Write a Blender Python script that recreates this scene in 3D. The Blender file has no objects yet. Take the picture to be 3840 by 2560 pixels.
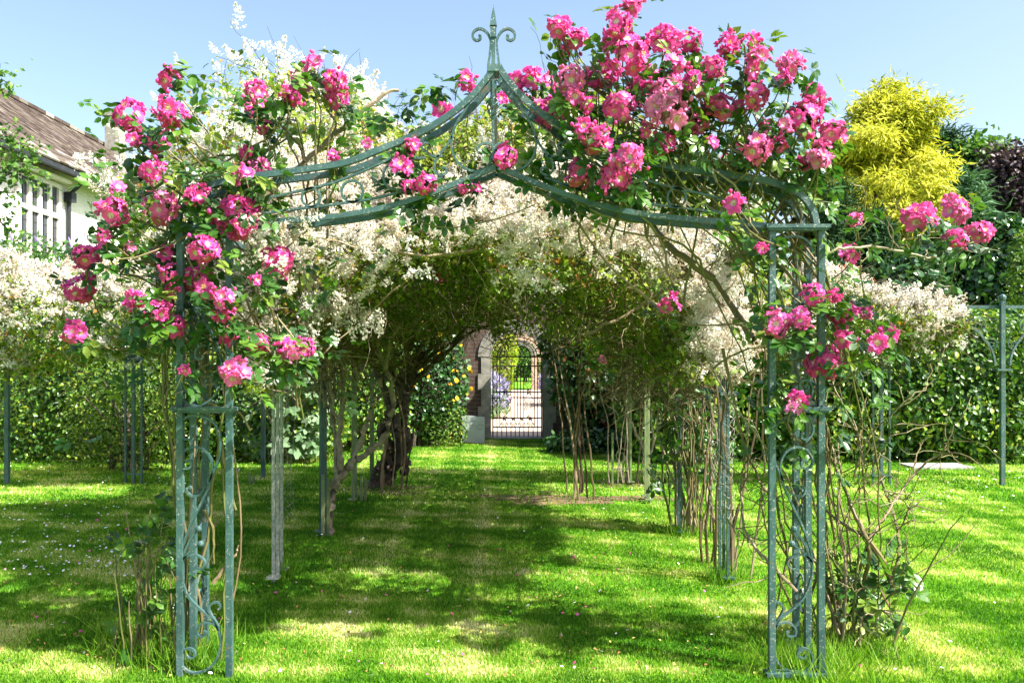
import bpy, math, numpy as np
from math import radians as RD, pi as PI
rng = np.random.default_rng(11)
S = bpy.context.scene
COL = S.collection
F = 1949.0; HC = 1.6          # measured focal length (in photo pixels) and eye height
A3 = lambda *a: np.array(a, float)
def P(px, py, Y):              # a measured sight line met at distance Y
    return A3((px-1150)/F*Y, Y, HC+(811-py)/F*Y)
def G(px, py):                 # ground point under a measured sight line
    Y = HC*F/(py-811); return A3((px-1150)/F*Y, Y, 0)
def nrm(v):
    v = np.asarray(v, float); return v/np.maximum(np.linalg.norm(v, axis=-1, keepdims=True), 1e-9)
def U(a, b, n=None): return rng.uniform(a, b, n)
def lump(p, f=1.0, k=0.0):     # cheap smooth 3-D noise in about -1..1
    x, y, z = p[..., 0]*f, p[..., 1]*f, p[..., 2]*f
    return (np.sin(1.7*x+2.3*y+k)+np.sin(2.9*y-1.3*z+1.3+k)+np.sin(2.1*z+1.9*x+2.1*k+.7)+.6*np.sin(4.7*x-3.9*z+k)+.6*np.sin(5.3*y+4.1*z+2+k))/3.2

# ------------------------------------------------------------------ mesh accumulation
class Geo:
    def __init__(s): s.V=[]; s.F=[]; s.M=[]; s.A=[]; s.n=0
    def add(s, V, Fc, mat=0, var=None):
        V = np.asarray(V, float); Fc = np.asarray(Fc, int)
        if not len(V): return
        s.V.append(V); s.F.append(Fc+s.n); s.M.append(np.full(len(Fc), mat) if np.isscalar(mat) else np.asarray(mat))
        s.A.append(np.full(len(V), .5 if var is None else var) if (var is None or np.isscalar(var)) else np.asarray(var, float)); s.n += len(V)
    def box(s, c, size, rot=None, mat=0, var=None):
        h = np.array(size, float)/2
        v = np.array([[x,y,z] for x in (-1,1) for y in (-1,1) for z in (-1,1)], float)*h
        if rot is not None: v = v@np.asarray(rot).T
        s.add(v+np.asarray(c, float), [[0,1,3,2],[4,6,7,5],[0,4,5,1],[2,3,7,6],[0,2,6,4],[1,5,7,3]], mat, var)
    def tube(s, pts, rad, sides=6, mat=0, var=None, caps=True):
        pts = np.asarray(pts, float); k = len(pts)
        rad = np.full(k, rad) if np.isscalar(rad) else np.asarray(rad, float)
        t = nrm(np.gradient(pts, axis=0))
        a = np.where(np.abs(t[:, 2:3]) > .95, A3(1,0,0), A3(0,0,1))
        u = nrm(np.cross(t, a)); w = np.cross(t, u)
        th = np.arange(sides)*2*PI/sides
        V = pts[:, None]+rad[:, None, None]*(np.cos(th)[None, :, None]*u[:, None]+np.sin(th)[None, :, None]*w[:, None])
        i = np.arange(k-1)[:, None]*sides; j = np.arange(sides)[None]; j2 = (j+1) % sides
        Fc = np.stack([i+j, i+j2, i+sides+j2, i+sides+j], -1).reshape(-1, 4)
        s.add(V.reshape(-1, 3), Fc, mat, U(0,1) if var is None else var)
        if caps and sides == 4:
            s.F.append(np.array([[s.n-4*k+q for q in (3,2,1,0)], [s.n-4+q for q in range(4)]])); s.M.append(np.full(2, mat))
    def strap(s, pts, thick, depth, mat=0):   # flat bar swept along a curve; lies in the XZ plane, its depth along Y
        pts = np.asarray(pts, float); k = len(pts)
        t = np.gradient(pts, axis=0); t[:, 1] = 0; t = nrm(t)
        n = np.stack([-t[:, 2], 0*t[:, 0], t[:, 0]], -1)
        y = A3(0, 1, 0)
        V = np.stack([pts+n*thick/2-y*depth/2, pts+n*thick/2+y*depth/2, pts-n*thick/2+y*depth/2, pts-n*thick/2-y*depth/2], 1)
        i = np.arange(k-1)[:, None]*4; j = np.arange(4)[None]; j2 = (j+1) % 4
        Fc = np.stack([i+j, i+4+j, i+4+j2, i+j2], -1).reshape(-1, 4)
        Fc = np.vstack([Fc, [[0,1,2,3]], [[4*k-1,4*k-2,4*k-3,4*k-4]]])
        s.add(V.reshape(-1, 3), Fc, mat)
    def ball(s, c, r, mat=0, seg=10, ring=6, sc=(1,1,1), var=None):
        V = []; Fc = []
        for i in range(ring+1):
            a = PI*i/ring
            for j in range(seg): V.append([math.sin(a)*math.cos(2*PI*j/seg), math.sin(a)*math.sin(2*PI*j/seg), math.cos(a)])
        for i in range(ring):
            for j in range(seg): Fc.append([i*seg+j, (i+1)*seg+j, (i+1)*seg+(j+1)%seg, i*seg+(j+1)%seg])
        s.add(np.array(V)*r*np.array(sc)+np.asarray(c, float), Fc, mat, var)
    def prism(s, poly, y0, y1, mat=0):         # polygon in XZ extruded along Y (fan-safe shapes only)
        poly = np.asarray(poly, float); k = len(poly)
        V = np.vstack([np.column_stack([poly[:,0], np.full(k,y0), poly[:,1]]), np.column_stack([poly[:,0], np.full(k,y1), poly[:,1]])])
        s.add(V, [[i, (i+1)%k, k+(i+1)%k, k+i] for i in range(k)], mat)
        base = s.n-2*k
        s.F.append(np.array([[base+i for i in range(k-1,-1,-1)]])); s.M.append(np.full(1,mat))
        s.F.append(np.array([[base+k+i for i in range(k)]])); s.M.append(np.full(1,mat))
    def scatter(s, T, pos, R, sc, mat=None, var=None):
        TV, TF, TM, TA = T; N = len(pos)
        if N == 0: return
        sc = np.asarray(sc, float); sc = np.broadcast_to(sc.reshape(-1, 1) if sc.ndim < 2 else sc, (N, 3)) if sc.size > 1 else np.full((N, 3), float(sc))
        V = np.einsum('nij,nkj->nki', R, TV[None]*sc[:, None])+pos[:, None]
        k = len(TV)
        Fc = (TF[None]+(np.arange(N)*k)[:, None, None]).reshape(-1, TF.shape[1])
        v = U(0, 1, N) if var is None else np.asarray(var)
        A = np.repeat(v, k) if TA is None else np.tile(TA, N)
        s.add(V.reshape(-1, 3), Fc, np.tile(TM, N) if mat is None else mat, A)
    def build(s, name, mats, parent=None, smooth=False, base=None):
        me = bpy.data.meshes.new(name)
        V = np.vstack(s.V)
        if parent is not None: V = V-np.array(parent.location)
        elif base is not None: V = V-np.asarray(base, float)
        me.vertices.add(len(V)); me.vertices.foreach_set('co', V.astype(np.float32).ravel())
        lens = np.concatenate([np.full(len(f), f.shape[1]) for f in s.F])
        loops = np.concatenate([f.ravel() for f in s.F])
        me.loops.add(len(loops)); me.loops.foreach_set('vertex_index', loops.astype(np.int32))
        me.polygons.add(len(lens)); me.polygons.foreach_set('loop_start', np.concatenate([[0], np.cumsum(lens)[:-1]]).astype(np.int32))
        me.polygons.foreach_set('material_index', np.concatenate(s.M).astype(np.int32))
        me.polygons.foreach_set('use_smooth', np.full(len(lens), bool(smooth)))
        for m in (mats if isinstance(mats, (list, tuple)) else [mats]): me.materials.append(m)
        at = me.attributes.new('var', 'FLOAT', 'POINT'); at.data.foreach_set('value', np.concatenate(s.A).astype(np.float32))
        me.update(calc_edges=True)
        o = bpy.data.objects.new(name, me); COL.objects.link(o)
        if parent is not None: o.parent = parent
        elif base is not None: o.location = base
        return o
def thing(name, label, cat, loc=(0,0,0), group=None, kind=None):
    o = bpy.data.objects.new(name, None); COL.objects.link(o); o.location = loc; o.empty_display_size = .1
    return tag(o, label, cat, group, kind)
def tag(o, label, cat, group=None, kind=None):
    o['label'] = label; o['category'] = cat
    if group: o['group'] = group
    if kind: o['kind'] = kind
    return o
def structure(o, label=None, kind='structure'):
    o['kind'] = kind
    if label: o['label'] = label
    return o
def basis(n, tip=None):        # columns x,y,z ; z = normal, y leans to tip
    n = nrm(n); N = len(n)
    t = rng.normal(size=(N, 3)) if tip is None else np.asarray(tip)+0*n
    y = nrm(t-n*np.sum(t*n, -1, keepdims=True)); x = np.cross(y, n)
    return np.stack([x, y, n], -1)
def spline(pts, n=8):          # Catmull-Rom through the points
    p = np.asarray(pts, float); p = np.vstack([2*p[0]-p[1], p, 2*p[-1]-p[-2]]); out = []
    t = np.linspace(0, 1, n, endpoint=False)[:, None]
    for i in range(1, len(p)-2):
        a, b, c, d = p[i-1:i+3]
        out.append(.5*(2*b+(c-a)*t+(2*a-5*b+4*c-d)*t**2+(3*b-a-3*c+d)*t**3))
    return np.vstack(out+[p[-2:-1]])
def bez(a, b, c, d, n=12):
    t = np.linspace(0, 1, n)[:, None]; return (1-t)**3*a+3*(1-t)**2*t*b+3*(1-t)*t*t*c+t**3*d
def wob(pts, amp):
    n = len(pts); w = np.cumsum(rng.normal(size=(n, 3)), 0); w -= np.linspace(0, 1, n)[:, None]*w[-1]; w -= w[0]
    return pts+w*amp
def wander(p, d, L, n=8, jit=.35, grav=0.):
    out = [np.array(p, float)]; d = nrm(d)
    for i in range(n):
        d = nrm(d+rng.normal(size=3)*jit+A3(0,0,grav)); out.append(out[-1]+d*L/n)
    return np.array(out)

# ------------------------------------------------------------------ materials
def mat(name, rough=.6, spec=.4):
    m = bpy.data.materials.new(name); m.use_nodes = True; t = m.node_tree; b = t.nodes['Principled BSDF']
    b.inputs['Roughness'].default_value = rough; b.inputs['Specular IOR Level'].default_value = spec
    return m, t, b
def N(t, typ, **kw):
    n = t.nodes.new(typ)
    for k, v in kw.items():
        if k.startswith('_'): setattr(n, k[1:], v)
        else: n.inputs[k.replace('_', ' ')].default_value = v
    return n
def ramp(t, src, stops, interp='LINEAR'):
    r = t.nodes.new('ShaderNodeValToRGB'); r.color_ramp.interpolation = interp; e = r.color_ramp.elements
    while len(e) < len(stops): e.new(.5)
    for q, (p, c) in zip(e, stops): q.position = p; q.color = (*c, 1)
    t.links.new(src, r.inputs[0]); return r.outputs[0]
def mix(t, fac, a, b, typ='MIX'):
    n = t.nodes.new('ShaderNodeMix'); n.data_type = 'RGBA'; n.blend_type = typ
    for v, s in ((fac, 0), (a, 6), (b, 7)):
        if hasattr(v, 'links'): t.links.new(v, n.inputs[s])
        else: n.inputs[s].default_value = v if s == 0 else (*v, 1)
    return n.outputs[2]
def noise(t, scale, detail=4, rough=.6, vec=None):
    n = N(t, 'ShaderNodeTexNoise', Scale=scale, Detail=detail, Roughness=rough)
    if vec is None: vec = t.nodes.new('ShaderNodeTexCoord').outputs['Object']
    t.links.new(vec, n.inputs['Vector']); return n.outputs['Fac']
def bump(t, b, src, strength=.3, dist=.02):
    n = N(t, 'ShaderNodeBump', Strength=strength, Distance=dist); t.links.new(src, n.inputs['Height']); t.links.new(n.outputs[0], b.inputs['Normal'])
def leafmat(name, stops, trans=.35, rough=.45, spec=.4, tcol=(1.3,1.35,.7), clump=1.2):
    m, t, b = mat(name, rough, spec)
    a = N(t, 'ShaderNodeAttribute', _attribute_name='var')
    nz = noise(t, clump, 3)
    ad = N(t, 'ShaderNodeMath', _operation='MULTIPLY_ADD'); t.links.new(nz, ad.inputs[0]); ad.inputs[1].default_value = .9; ad.inputs[2].default_value = -.45
    a2 = N(t, 'ShaderNodeMath', _operation='ADD', _use_clamp=True); t.links.new(a.outputs['Fac'], a2.inputs[0]); t.links.new(ad.outputs[0], a2.inputs[1])
    c = ramp(t, a2.outputs[0], stops)
    t.links.new(c, b.inputs['Base Color'])
    if trans > 0:
        tr = t.nodes.new('ShaderNodeBsdfTranslucent'); t.links.new(mix(t, 1., c, tcol, 'MULTIPLY'), tr.inputs['Color'])
        ms = N(t, 'ShaderNodeMixShader', Fac=trans); t.links.new(b.outputs[0], ms.inputs[1]); t.links.new(tr.outputs[0], ms.inputs[2])
        t.links.new(ms.outputs[0], t.nodes['Material Output'].inputs['Surface'])
    return m
def plain(name, c1, c2=None, scale=8, rough=.7, bstr=.2, spec=.3, detail=5):
    m, t, b = mat(name, rough, spec)
    nz = noise(t, scale, detail)
    c2 = c2 or tuple(x*.7 for x in c1)
    t.links.new(ramp(t, nz, [(.3, c2), (.7, c1)]), b.inputs['Base Color'])
    if bstr: bump(t, b, nz, bstr, .01)
    return m
def iron_mat():
    m, t, b = mat('verdigris_iron', .45, .45)
    base = ramp(t, noise(t, 6, 6), [(.3, (.018,.05,.050)), (.5, (.036,.086,.085)), (.75, (.075,.135,.13))])
    sp = ramp(t, noise(t, 90, 4, .6), [(.58, (0,0,0)), (.66, (1,1,1))])
    pa = ramp(t, noise(t, 3.1, 3), [(.38, (.12,)*3), (.6, (.95,.95,.95))])
    f = mix(t, 1., sp, pa, 'MULTIPLY')
    c = mix(t, f, base, (.36,.36,.30))
    rs = ramp(t, noise(t, 17, 5), [(.61, (0,0,0)), (.7, (.7,)*3)])
    c = mix(t, rs, c, (.15,.09,.05))
    t.links.new(c, b.inputs['Base Color']); bump(t, b, sp, .35, .004); return m
M = {}
M['iron'] = iron_mat()
M['iron_green'] = plain('algae_green_iron', (.22,.26,.10), (.09,.15,.08), 9, .6)
M['lichen_iron'] = plain('lichened_iron', (.46,.46,.38), (.14,.19,.16), 38, .8, .4)
M['black_iron'] = plain('black_gate_iron', (.012,.012,.013), (.02,.017,.014), 20, .5, .1)
M['rose_leaf'] = leafmat('rose_leaf', [(0,(.018,.06,.012)),(.5,(.04,.125,.015)),(.85,(.085,.19,.02)),(1,(.16,.22,.03))], .3, .32, .5)
M['vine_leaf'] = leafmat('vine_leaf', [(0,(.045,.10,.010)),(.45,(.15,.25,.02)),(.8,(.28,.36,.035)),(.94,(.36,.33,.05)),(1,(.30,.14,.03))], .38, .5, .3)
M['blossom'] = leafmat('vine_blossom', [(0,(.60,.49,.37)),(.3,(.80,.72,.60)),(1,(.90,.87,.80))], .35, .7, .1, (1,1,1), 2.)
M['twig'] = leafmat('dry_twig', [(0,(.05,.035,.02)),(.6,(.15,.11,.06)),(1,(.33,.26,.17))], 0, .8, .2)
M['bark'] = plain('old_bark', (.13,.10,.075), (.035,.028,.022), 26, .9, .8)
M['bark_pale'] = plain('pale_bark', (.34,.28,.21), (.14,.11,.08), 22, .85, .6)
M['cane'] = leafmat('rose_cane', [(0,(.09,.11,.025)),(.4,(.14,.12,.045)),(.7,(.17,.12,.065)),(1,(.28,.23,.15))], 0, .6, .3)
M['blade'] = leafmat('grass_blade', [(0,(.035,.135,.005)),(.35,(.13,.31,.014)),(.62,(.30,.44,.05)),(.82,(.57,.54,.20)),(1,(.76,.66,.42))], .45, .55, .25, (1.15,1.3,.45), .8)
def petal_mat():
    m, t, b = mat('rose_petal', .5, .25)
    a = N(t, 'ShaderNodeAttribute', _attribute_name='var')
    c = ramp(t, a.outputs['Fac'], [(.13,(.95,.87,.72)),(.28,(.93,.62,.72)),(.42,(.85,.11,.41)),(.82,(.82,.04,.33)),(1,(.90,.20,.50))])
    nz = noise(t, 9, 2); c = mix(t, ramp(t, nz, [(.45,(0,0,0)),(.8,(.35,)*3)]), c, (.90,.24,.56))
    oi = t.nodes.new('ShaderNodeObjectInfo')
    c = mix(t, ramp(t, oi.outputs['Random'], [(.0,(0,0,0)),(.6,(.03,)*3),(.88,(.2,)*3),(1,(.42,)*3)]), c, mix(t, a.outputs['Fac'], (.95,.75,.80), (.86,.36,.60)))
    t.links.new(c, b.inputs['Base Color'])
    tr = t.nodes.new('ShaderNodeBsdfTranslucent'); t.links.new(c, tr.inputs['Color'])
    ms = N(t, 'ShaderNodeMixShader', Fac=.32); t.links.new(b.outputs[0], ms.inputs[1]); t.links.new(tr.outputs[0], ms.inputs[2])
    t.links.new(ms.outputs[0], t.nodes['Material Output'].inputs['Surface']); return m
M['petal'] = petal_mat()
M['stamen'] = plain('rose_stamen', (.75,.42,.05), (.55,.25,.03), 60, .8)

# ------------------------------------------------------------------ leaf templates
def T(V, Fc, mats=None, A=None):
    Fc = np.array(Fc); return (np.array(V, float), Fc, np.zeros(len(Fc), int) if mats is None else np.array(mats), A)
LEAF = T([[0,0,0],[-.34,.42,.09],[0,1,-.12],[.34,.42,.09],[0,.5,0]], [[0,3,2,4],[0,4,2,1]])
OVAL = T([[0,0,0],[-.27,.25,.05],[-.27,.68,.03],[0,1,-.1],[.27,.68,.03],[.27,.25,.05],[0,.3,0],[0,.7,-.02]], [[0,5,6,1],[6,5,4,7],[6,7,2,1],[7,4,3,2]])
LONG = T([[0,0,0],[-.16,.4,.05],[0,1,-.22],[.16,.4,.05],[0,.45,0]], [[0,3,2,4],[0,4,2,1]])
def compound():
    g = Geo()
    spots = [(-.55,.25),( .55,.3),(-.62,.55),(.6,.6),(0,.85)]
    for x, y in spots:
        d = nrm(A3(x*.9, .55 if x else 1, -.15)); n = nrm(A3(-x*.2, -.1, 1)+rng.normal(size=3)*.15)
        g.scatter(OVAL, A3(x*.18, y*.62, 0)[None], basis(n[None], d[None]), .58)
    g.box((0,.3,-.005), (.02,.62,.015))
    return (np.vstack(g.V), np.vstack(g.F), np.zeros(sum(map(len, g.F)), int), None)
COMP = [compound() for _ in range(3)]
def panicle():
    g = Geo()
    ax = wander((0,0,0), (0,.15,1), 1., 8, .12)
    pos = []
    for i in range(1, 9):
        for q in range(3):
            d = nrm(A3(*rng.normal(size=2), .35)); L = (1.05-i/9)*.42
            for s in np.linspace(.25, 1, 5): pos.append(ax[i]+d*L*s+rng.normal(size=3)*.02)
    pos = np.array(pos)
    q = T([[-.5,-.5,0],[.5,-.4,.12],[.45,.5,0],[-.4,.45,.12]], [[0,1,2,3]])
    g.scatter(q, pos, basis(rng.normal(size=(len(pos),3))+A3(0,0,.4)), U(.04,.085,len(pos)))
    return (np.vstack(g.V), np.vstack(g.F), np.zeros(sum(map(len, g.F)), int), None)
PAN = [panicle() for _ in range(4)]
def scat_multi(g, Ts, pos, R, sc, var=None, mat=0):
    k = rng.integers(0, len(Ts), len(pos)); v = U(0,1,len(pos)) if var is None else var
    sc = np.broadcast_to(np.asarray(sc, float), (len(pos),))
    for i, t in enumerate(Ts):
        w = k == i; g.scatter(t, pos[w], R[w], sc[w], mat, v[w])

# ------------------------------------------------------------------ camera, light, sky
cam = bpy.data.cameras.new('camera'); co = bpy.data.objects.new('camera', cam); COL.objects.link(co); S.camera = co
co.location = (0, 0, HC); co.rotation_euler = (RD(90), 0, 0)
cam.sensor_width = 36; cam.lens = F/2352*36; cam.shift_x = 26/2352; cam.shift_y = 27/2352; cam.clip_end = 2000; cam.clip_start = .05
SUN = nrm(A3(.82, -.40, 1.0))
sl = bpy.data.lights.new('sun', 'SUN'); sl.energy = 5.0; sl.angle = RD(.53); sl.color = (1, .95, .86)
so = bpy.data.objects.new('sun', sl); COL.objects.link(so); so.location = (10,-5,15)
from mathutils import Vector
so.rotation_euler = Vector(SUN).to_track_quat('Z', 'Y').to_euler()
W = bpy.data.worlds.new('World'); S.world = W; W.use_nodes = True; wt = W.node_tree
sk = wt.nodes.new('ShaderNodeTexSky'); sk.sky_type = 'NISHITA'; sk.sun_disc = False
sk.sun_elevation = math.asin(SUN[2]); sk.sun_rotation = math.atan2(SUN[0], SUN[1])
sk.air_density = 1.0; sk.dust_density = 3.0; sk.ozone_density = 1.0; sk.altitude = 50
wt.links.new(sk.outputs[0], wt.nodes['Background'].inputs[0]); wt.nodes['Background'].inputs[1].default_value = .10
S.view_settings.view_transform = 'Standard'; S.view_settings.look = 'None'; S.view_settings.exposure = 1.72; S.view_settings.gamma = 1
S.cycles.max_bounces = 6; S.cycles.diffuse_bounces = 1; S.cycles.transmission_bounces = 2; S.cycles.transparent_max_bounces = 4
S.cycles.use_denoising = True; S.cycles.caustics_reflective = False; S.cycles.caustics_refractive = False

# ------------------------------------------------------------------ lawn and grass
def lawn_mat():
    m, t, b = mat('lawn', .9, .1)
    v = t.nodes.new('ShaderNodeTexCoord').outputs['Object']
    a = noise(t, .7, 5, .6, v); f = noise(t, 14, 5, .7, v)
    c = ramp(t, a, [(.3,(.05,.20,.006)),(.48,(.11,.31,.01)),(.6,(.28,.38,.05)),(.75,(.50,.44,.18))])
    c = mix(t, ramp(t, f, [(.35,(.65,)*3),(.7,(0,0,0))]), c, (.05,.13,.008))
    t.links.new(c, b.inputs['Base Color']); bump(t, b, f, .6, .03); return m
g = Geo(); L = 260.; n = 2
g.add([[-L,-L,0],[L,-L,0],[L,L,0],[-L,L,0]], [[0,1,2,3]])
structure(g.build('lawn', lawn_mat()), 'mown green lawn')
def dry(p):     # straw-coloured patches of the turf
    st = .09*np.sin(p[...,1]*11.)*np.clip(p[...,0]-1.2, 0, 1)
    return np.clip(lump(p, 1.3, 1.)*.4+lump(p, 3.7, 4.)*.55+lump(p, 9., 2.)*.25+st, -1, 1)
TRI = (A3([-.5,0,0],[.5,0,0],[.12,.25,1]), np.array([[0,1,2]]), np.zeros(1,int), None)
def grass_zone(g, y0, y1, dens, h0, h1, w, margin=.72):
    area = (y1-y0)*(y0+y1)*margin; n = int(area*dens)
    Y = np.sqrt(U(y0*y0, y1*y1, n)); X = U(-1, 1, n)*margin*Y
    p = np.column_stack([X, Y, np.zeros(n)])
    d = dry(p)
    keep = np.ones(n, bool)
    bare = (np.hypot((X-.75)/1.1, (Y-9.3)/.35)+.35*lump(p, 4.) < 1) & (U(0,1,n) < .5); keep &= ~bare
    p = p[keep]; d = d[keep]; n = len(p)
    up = nrm(np.column_stack([rng.normal(size=n)*.38, rng.normal(size=n)*.38, np.ones(n)]))
    x = nrm(np.cross(up, rng.normal(size=(n,3)))); R = np.stack([x, np.cross(up, x), up], -1)
    hh = U(h0, h1, n)*(1-.25*np.clip(d,0,1)); sc = np.column_stack([U(.7,1.3,n)*w, hh, hh])
    var = np.clip(U(0,.72,n)+.78*np.clip(d,-.35,1), 0, 1)
    g.scatter(TRI, p, R, sc, 0, var)
g = Geo()
grass_zone(g, 3.2, 5.5, 17000, .012, .03, .0062)
grass_zone(g, 5.5, 9, 7500, .013, .033, .007)
grass_zone(g, 9, 16, 2200, .015, .04, .013)
# taller tufts round the feet of the plants
for (px, py, r, k) in ((400,1500,.28,1500),(350,1470,.3,900),(1850,1530,.33,900),(1950,1500,.3,700),(1672,1335,.16,400),(1570,1228,.18,500),(648,1320,.12,250),(302,1104,.2,300),(2028,1098,.2,300)):
    c = G(px, py); p = c+np.column_stack([rng.normal(size=k)*r*.5, rng.normal(size=k)*r*.5, np.zeros(k)])
    up = nrm(np.column_stack([rng.normal(size=k)*.5, rng.normal(size=k)*.5, np.ones(k)])); x = nrm(np.cross(up, rng.normal(size=(k,3))))
    hh = U(.06,.2,k); g.scatter(TRI, p, np.stack([x, np.cross(up,x), up], -1), np.column_stack([np.full(k,.006), hh, hh]), 0, U(0,.55,k))
structure(g.build('grass', M['blade']), 'short green grass blades of the lawn', 'stuff')
# daisies, fallen petals, dead leaves
M['daisy'] = plain('daisy_white', (.85,.85,.82), (.8,.8,.75), 9, .7, 0)
M['dead'] = leafmat('dead_leaf', [(0,(.22,.10,.03)),(.6,(.40,.24,.07)),(1,(.55,.42,.10))], .1, .8)
DISC = T([[0,0,.1],[1,0,0],[.7,.7,0],[0,1,0],[-.7,.7,0],[-1,0,0],[-.7,-.7,0],[0,-1,0],[.7,-.7,0]], [[0,1,2,3],[0,3,4,5],[0,5,6,7],[0,7,8,1]])
def flat_scatter(name, m, spots, n, size, z, label, cat, tilt=.35, tpl=DISC):
    pos = []
    for (px0, px1, py0, py1, wgt) in spots:
        k = int(n*wgt); q = np.array([G(a, b) for a, b in zip(U(px0,px1,k), U(py0,py1,k))]); pos.append(q)
    p = np.vstack(pos); p[:, 2] = U(*z, len(p)); g = Geo()
    g.scatter(tpl, p, basis(np.column_stack([rng.normal(size=len(p))*tilt, rng.normal(size=len(p))*tilt, np.ones(len(p))])), U(*size, len(p)), 0)
    return structure(g.build(name, m), label, 'stuff')
flat_scatter('daisies', M['daisy'], [(0,330,1150,1330,.4),(0,600,1065,1115,.12),(0,2350,1070,1130,.12),(2050,2350,1070,1180,.12),(600,1750,1040,1250,.1),(200,2300,1380,1560,.05)], 620, (.006,.011), (.02,.035), 'scattered white daisies in the lawn', 'daisies')
flat_scatter('fallen_petals', M['petal'], [(0,2000,1250,1560,.6),(100,1600,1150,1300,.4)], 220, (.005,.012), (.008,.025), 'fallen pink rose petals on the lawn', 'petals', .5)
flat_scatter('fallen_leaves', M['dead'], [(0,1900,1300,1560,.5),(100,1700,1130,1300,.5)], 900, (.012,.028), (.012,.035), 'small dry fallen leaves on the lawn', 'leaves', .5, LEAF)
for (cx, cy, a, b_) in ((.75,9.3,1.0,.3),(-1.35,9.95,.55,.3),(1.6,10.4,.5,.25)):
    th = np.arange(48)*2*PI/48; rr = 1+.3*np.sin(3*th+cx)+.15*np.sin(7*th+cy); g = Geo()
    V = np.column_stack([cx+a*rr*np.cos(th), cy+b_*rr*np.sin(th), np.full(48,.004)]); g.add(np.vstack([V, [[cx,cy,.004]]]), [[i,(i+1)%48,48] for i in range(48)])
    structure(g.build('bare_soil', plain('bare_soil', (.20,.13,.08), (.10,.06,.035), 12, .95, .6)), 'patch of bare brown soil in the lawn')
g = Geo(); c = G(2150, 1073); g.prism([(c[0]-.42,.0),(c[0]+.42,.0),(c[0]+.41,.035),(c[0]-.41,.035)], c[1]-.22, c[1]+.22)
tag(g.build('paving_slab', plain('grey_slab', (.42,.40,.37), None, 7), base=None), 'flat grey stone slab lying in the lawn below the laurel hedge', 'slab')

# ------------------------------------------------------------------ front rose arch
Y0 = 4.2; YD = .25
def D2(pts, Y=Y0, Yref=Y0): # photo-plane measurements taken at the arch's own distance
    q = np.array([P(a, b, Yref) for a, b in pts]); q[:, 1] = Y; return q
def zA(pts): return [(.3515*a, 1016.75+.3515*b) for a, b in pts]
def zB(pts): return [(.3515*a, 551.25+.3515*b) for a, b in pts]
def zC(pts): return [(735+.3515*a, .3515*b) for a, b in pts]
LOW = [ # lower panel scrolls of one pillar
 zB([(1235,1262),(1252,1268),(1245,1295),(1215,1300),(1185,1275),(1172,1230),(1190,1180),(1245,1148),(1320,1150),(1400,1195),(1440,1290),(1442,1390)])+zA([(1425,120),(1370,250)]),
 zA([(1215,120),(1240,112),(1252,138),(1235,165),(1195,160),(1175,110),(1215,45),(1285,28),(1350,60),(1388,140),(1372,260),(1312,400),(1245,540),(1195,680),(1180,790),(1185,880),(1230,1000),(1310,1085),(1395,1155),(1436,1250),(1440,1340),(1410,1420),(1350,1480),(1270,1500),(1210,1475),(1178,1420),(1190,1365),(1230,1340),(1268,1355),(1272,1392),(1240,1402),(1222,1385)]),
 zA([(1182,775),(1215,742),(1270,728),(1325,755),(1340,790),(1312,820),(1285,812),(1290,795)]),
 zA([(1185,790),(1212,700),(1255,615),(1298,562)]), zA([(1190,770),(1250,700),(1312,658)]),
 zA([(1432,1200),(1400,1150),(1368,1090),(1385,1048),(1425,1040),(1442,1068),(1425,1088)]),
 zA([(1436,1220),(1395,1180),(1335,1172),(1292,1205),(1290,1250),(1328,1262),(1348,1238),(1330,1225)]),
 zA([(1250,300),(1240,285),(1225,310),(1250,345),(1310,335),(1345,280)]),
]
UPP = [
 zB([(1235,955),(1215,948),(1205,970),(1230,988),(1262,960),(1250,920),(1205,920),(1180,965),(1190,1030),(1240,1070),(1310,1080),(1390,1030),(1435,940),(1448,820),(1430,740),(1380,695),(1320,690),(1282,720),(1285,770),(1320,775),(1330,745)]),
 zB([(1240,410),(1270,440),(1340,445),(1400,420),(1442,370)]), zB([(1445,760),(1380,600),(1300,490),(1230,400)]),
 zB([(1180,80),(1200,20),(1260,-20),(1340,-20),(1410,20),(1445,90)]), zB([(1290,520),(1260,500),(1240,530),(1260,560),(1300,545),(1330,470)]),
]
BUDS = zA([(1298,562),(1312,658)])
front = thing('rose_arch', 'large teal wrought iron front arch with spire finial and scrolled pillars', 'garden arch', (0, Y0, 0))
for side in (-1, 1):
    mir = (lambda q: q) if side < 0 else (lambda q: [(2280-a, b) for a, b in q])
    xo, xi = side*1.585, side*1.342
    for x, y in ((xo, Y0), (xi, Y0), (xo+side*.015, Y0+.22), (xo+side*.015, Y0+.40)):
        g = Geo(); g.box((x, y, 1.105), (.031, .031, 2.21)); g.build('post', M['iron'], front)
    xm = (xo+xi)/2
    for name, z, w in (('base_plate', .018 if side > 0 else -.03, .31), ('ledge', 1.327, .325), ('top_plate', 2.225, .315)):
        g = Geo(); g.box((xm, Y0, z), (w, .075, .018)); g.box((xm, Y0, z-.014), (w-.02, .055, .012))
        g.box((xo+side*.015, Y0+.255, z+.003), (.075, .42, .018)); g.build(name, M['iron'], front)
    for y in (Y0,):
        for c in LOW+UPP:
            g = Geo(); g.strap(spline(D2(mir(c), y), 7), .0095, .018); g.build('scroll', M['iron'], front)
        for b in BUDS:
            g = Geo(); g.ball(D2(mir([b]), y)[0], .017); g.build('bud', M['iron'], front)
    for zz in (.3, .75, 1.6):
        g = Geo(); th = np.linspace(0, 3.4*PI, 40); r = .105*np.exp(-th*.16)
        g.tube(np.column_stack([np.full(40, xo+side*.015), Y0+.31+.75*r*np.cos(th), zz+r*np.sin(th)*1.5]), .006, 5); g.build('side_scroll', M['iron'], front)
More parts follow.
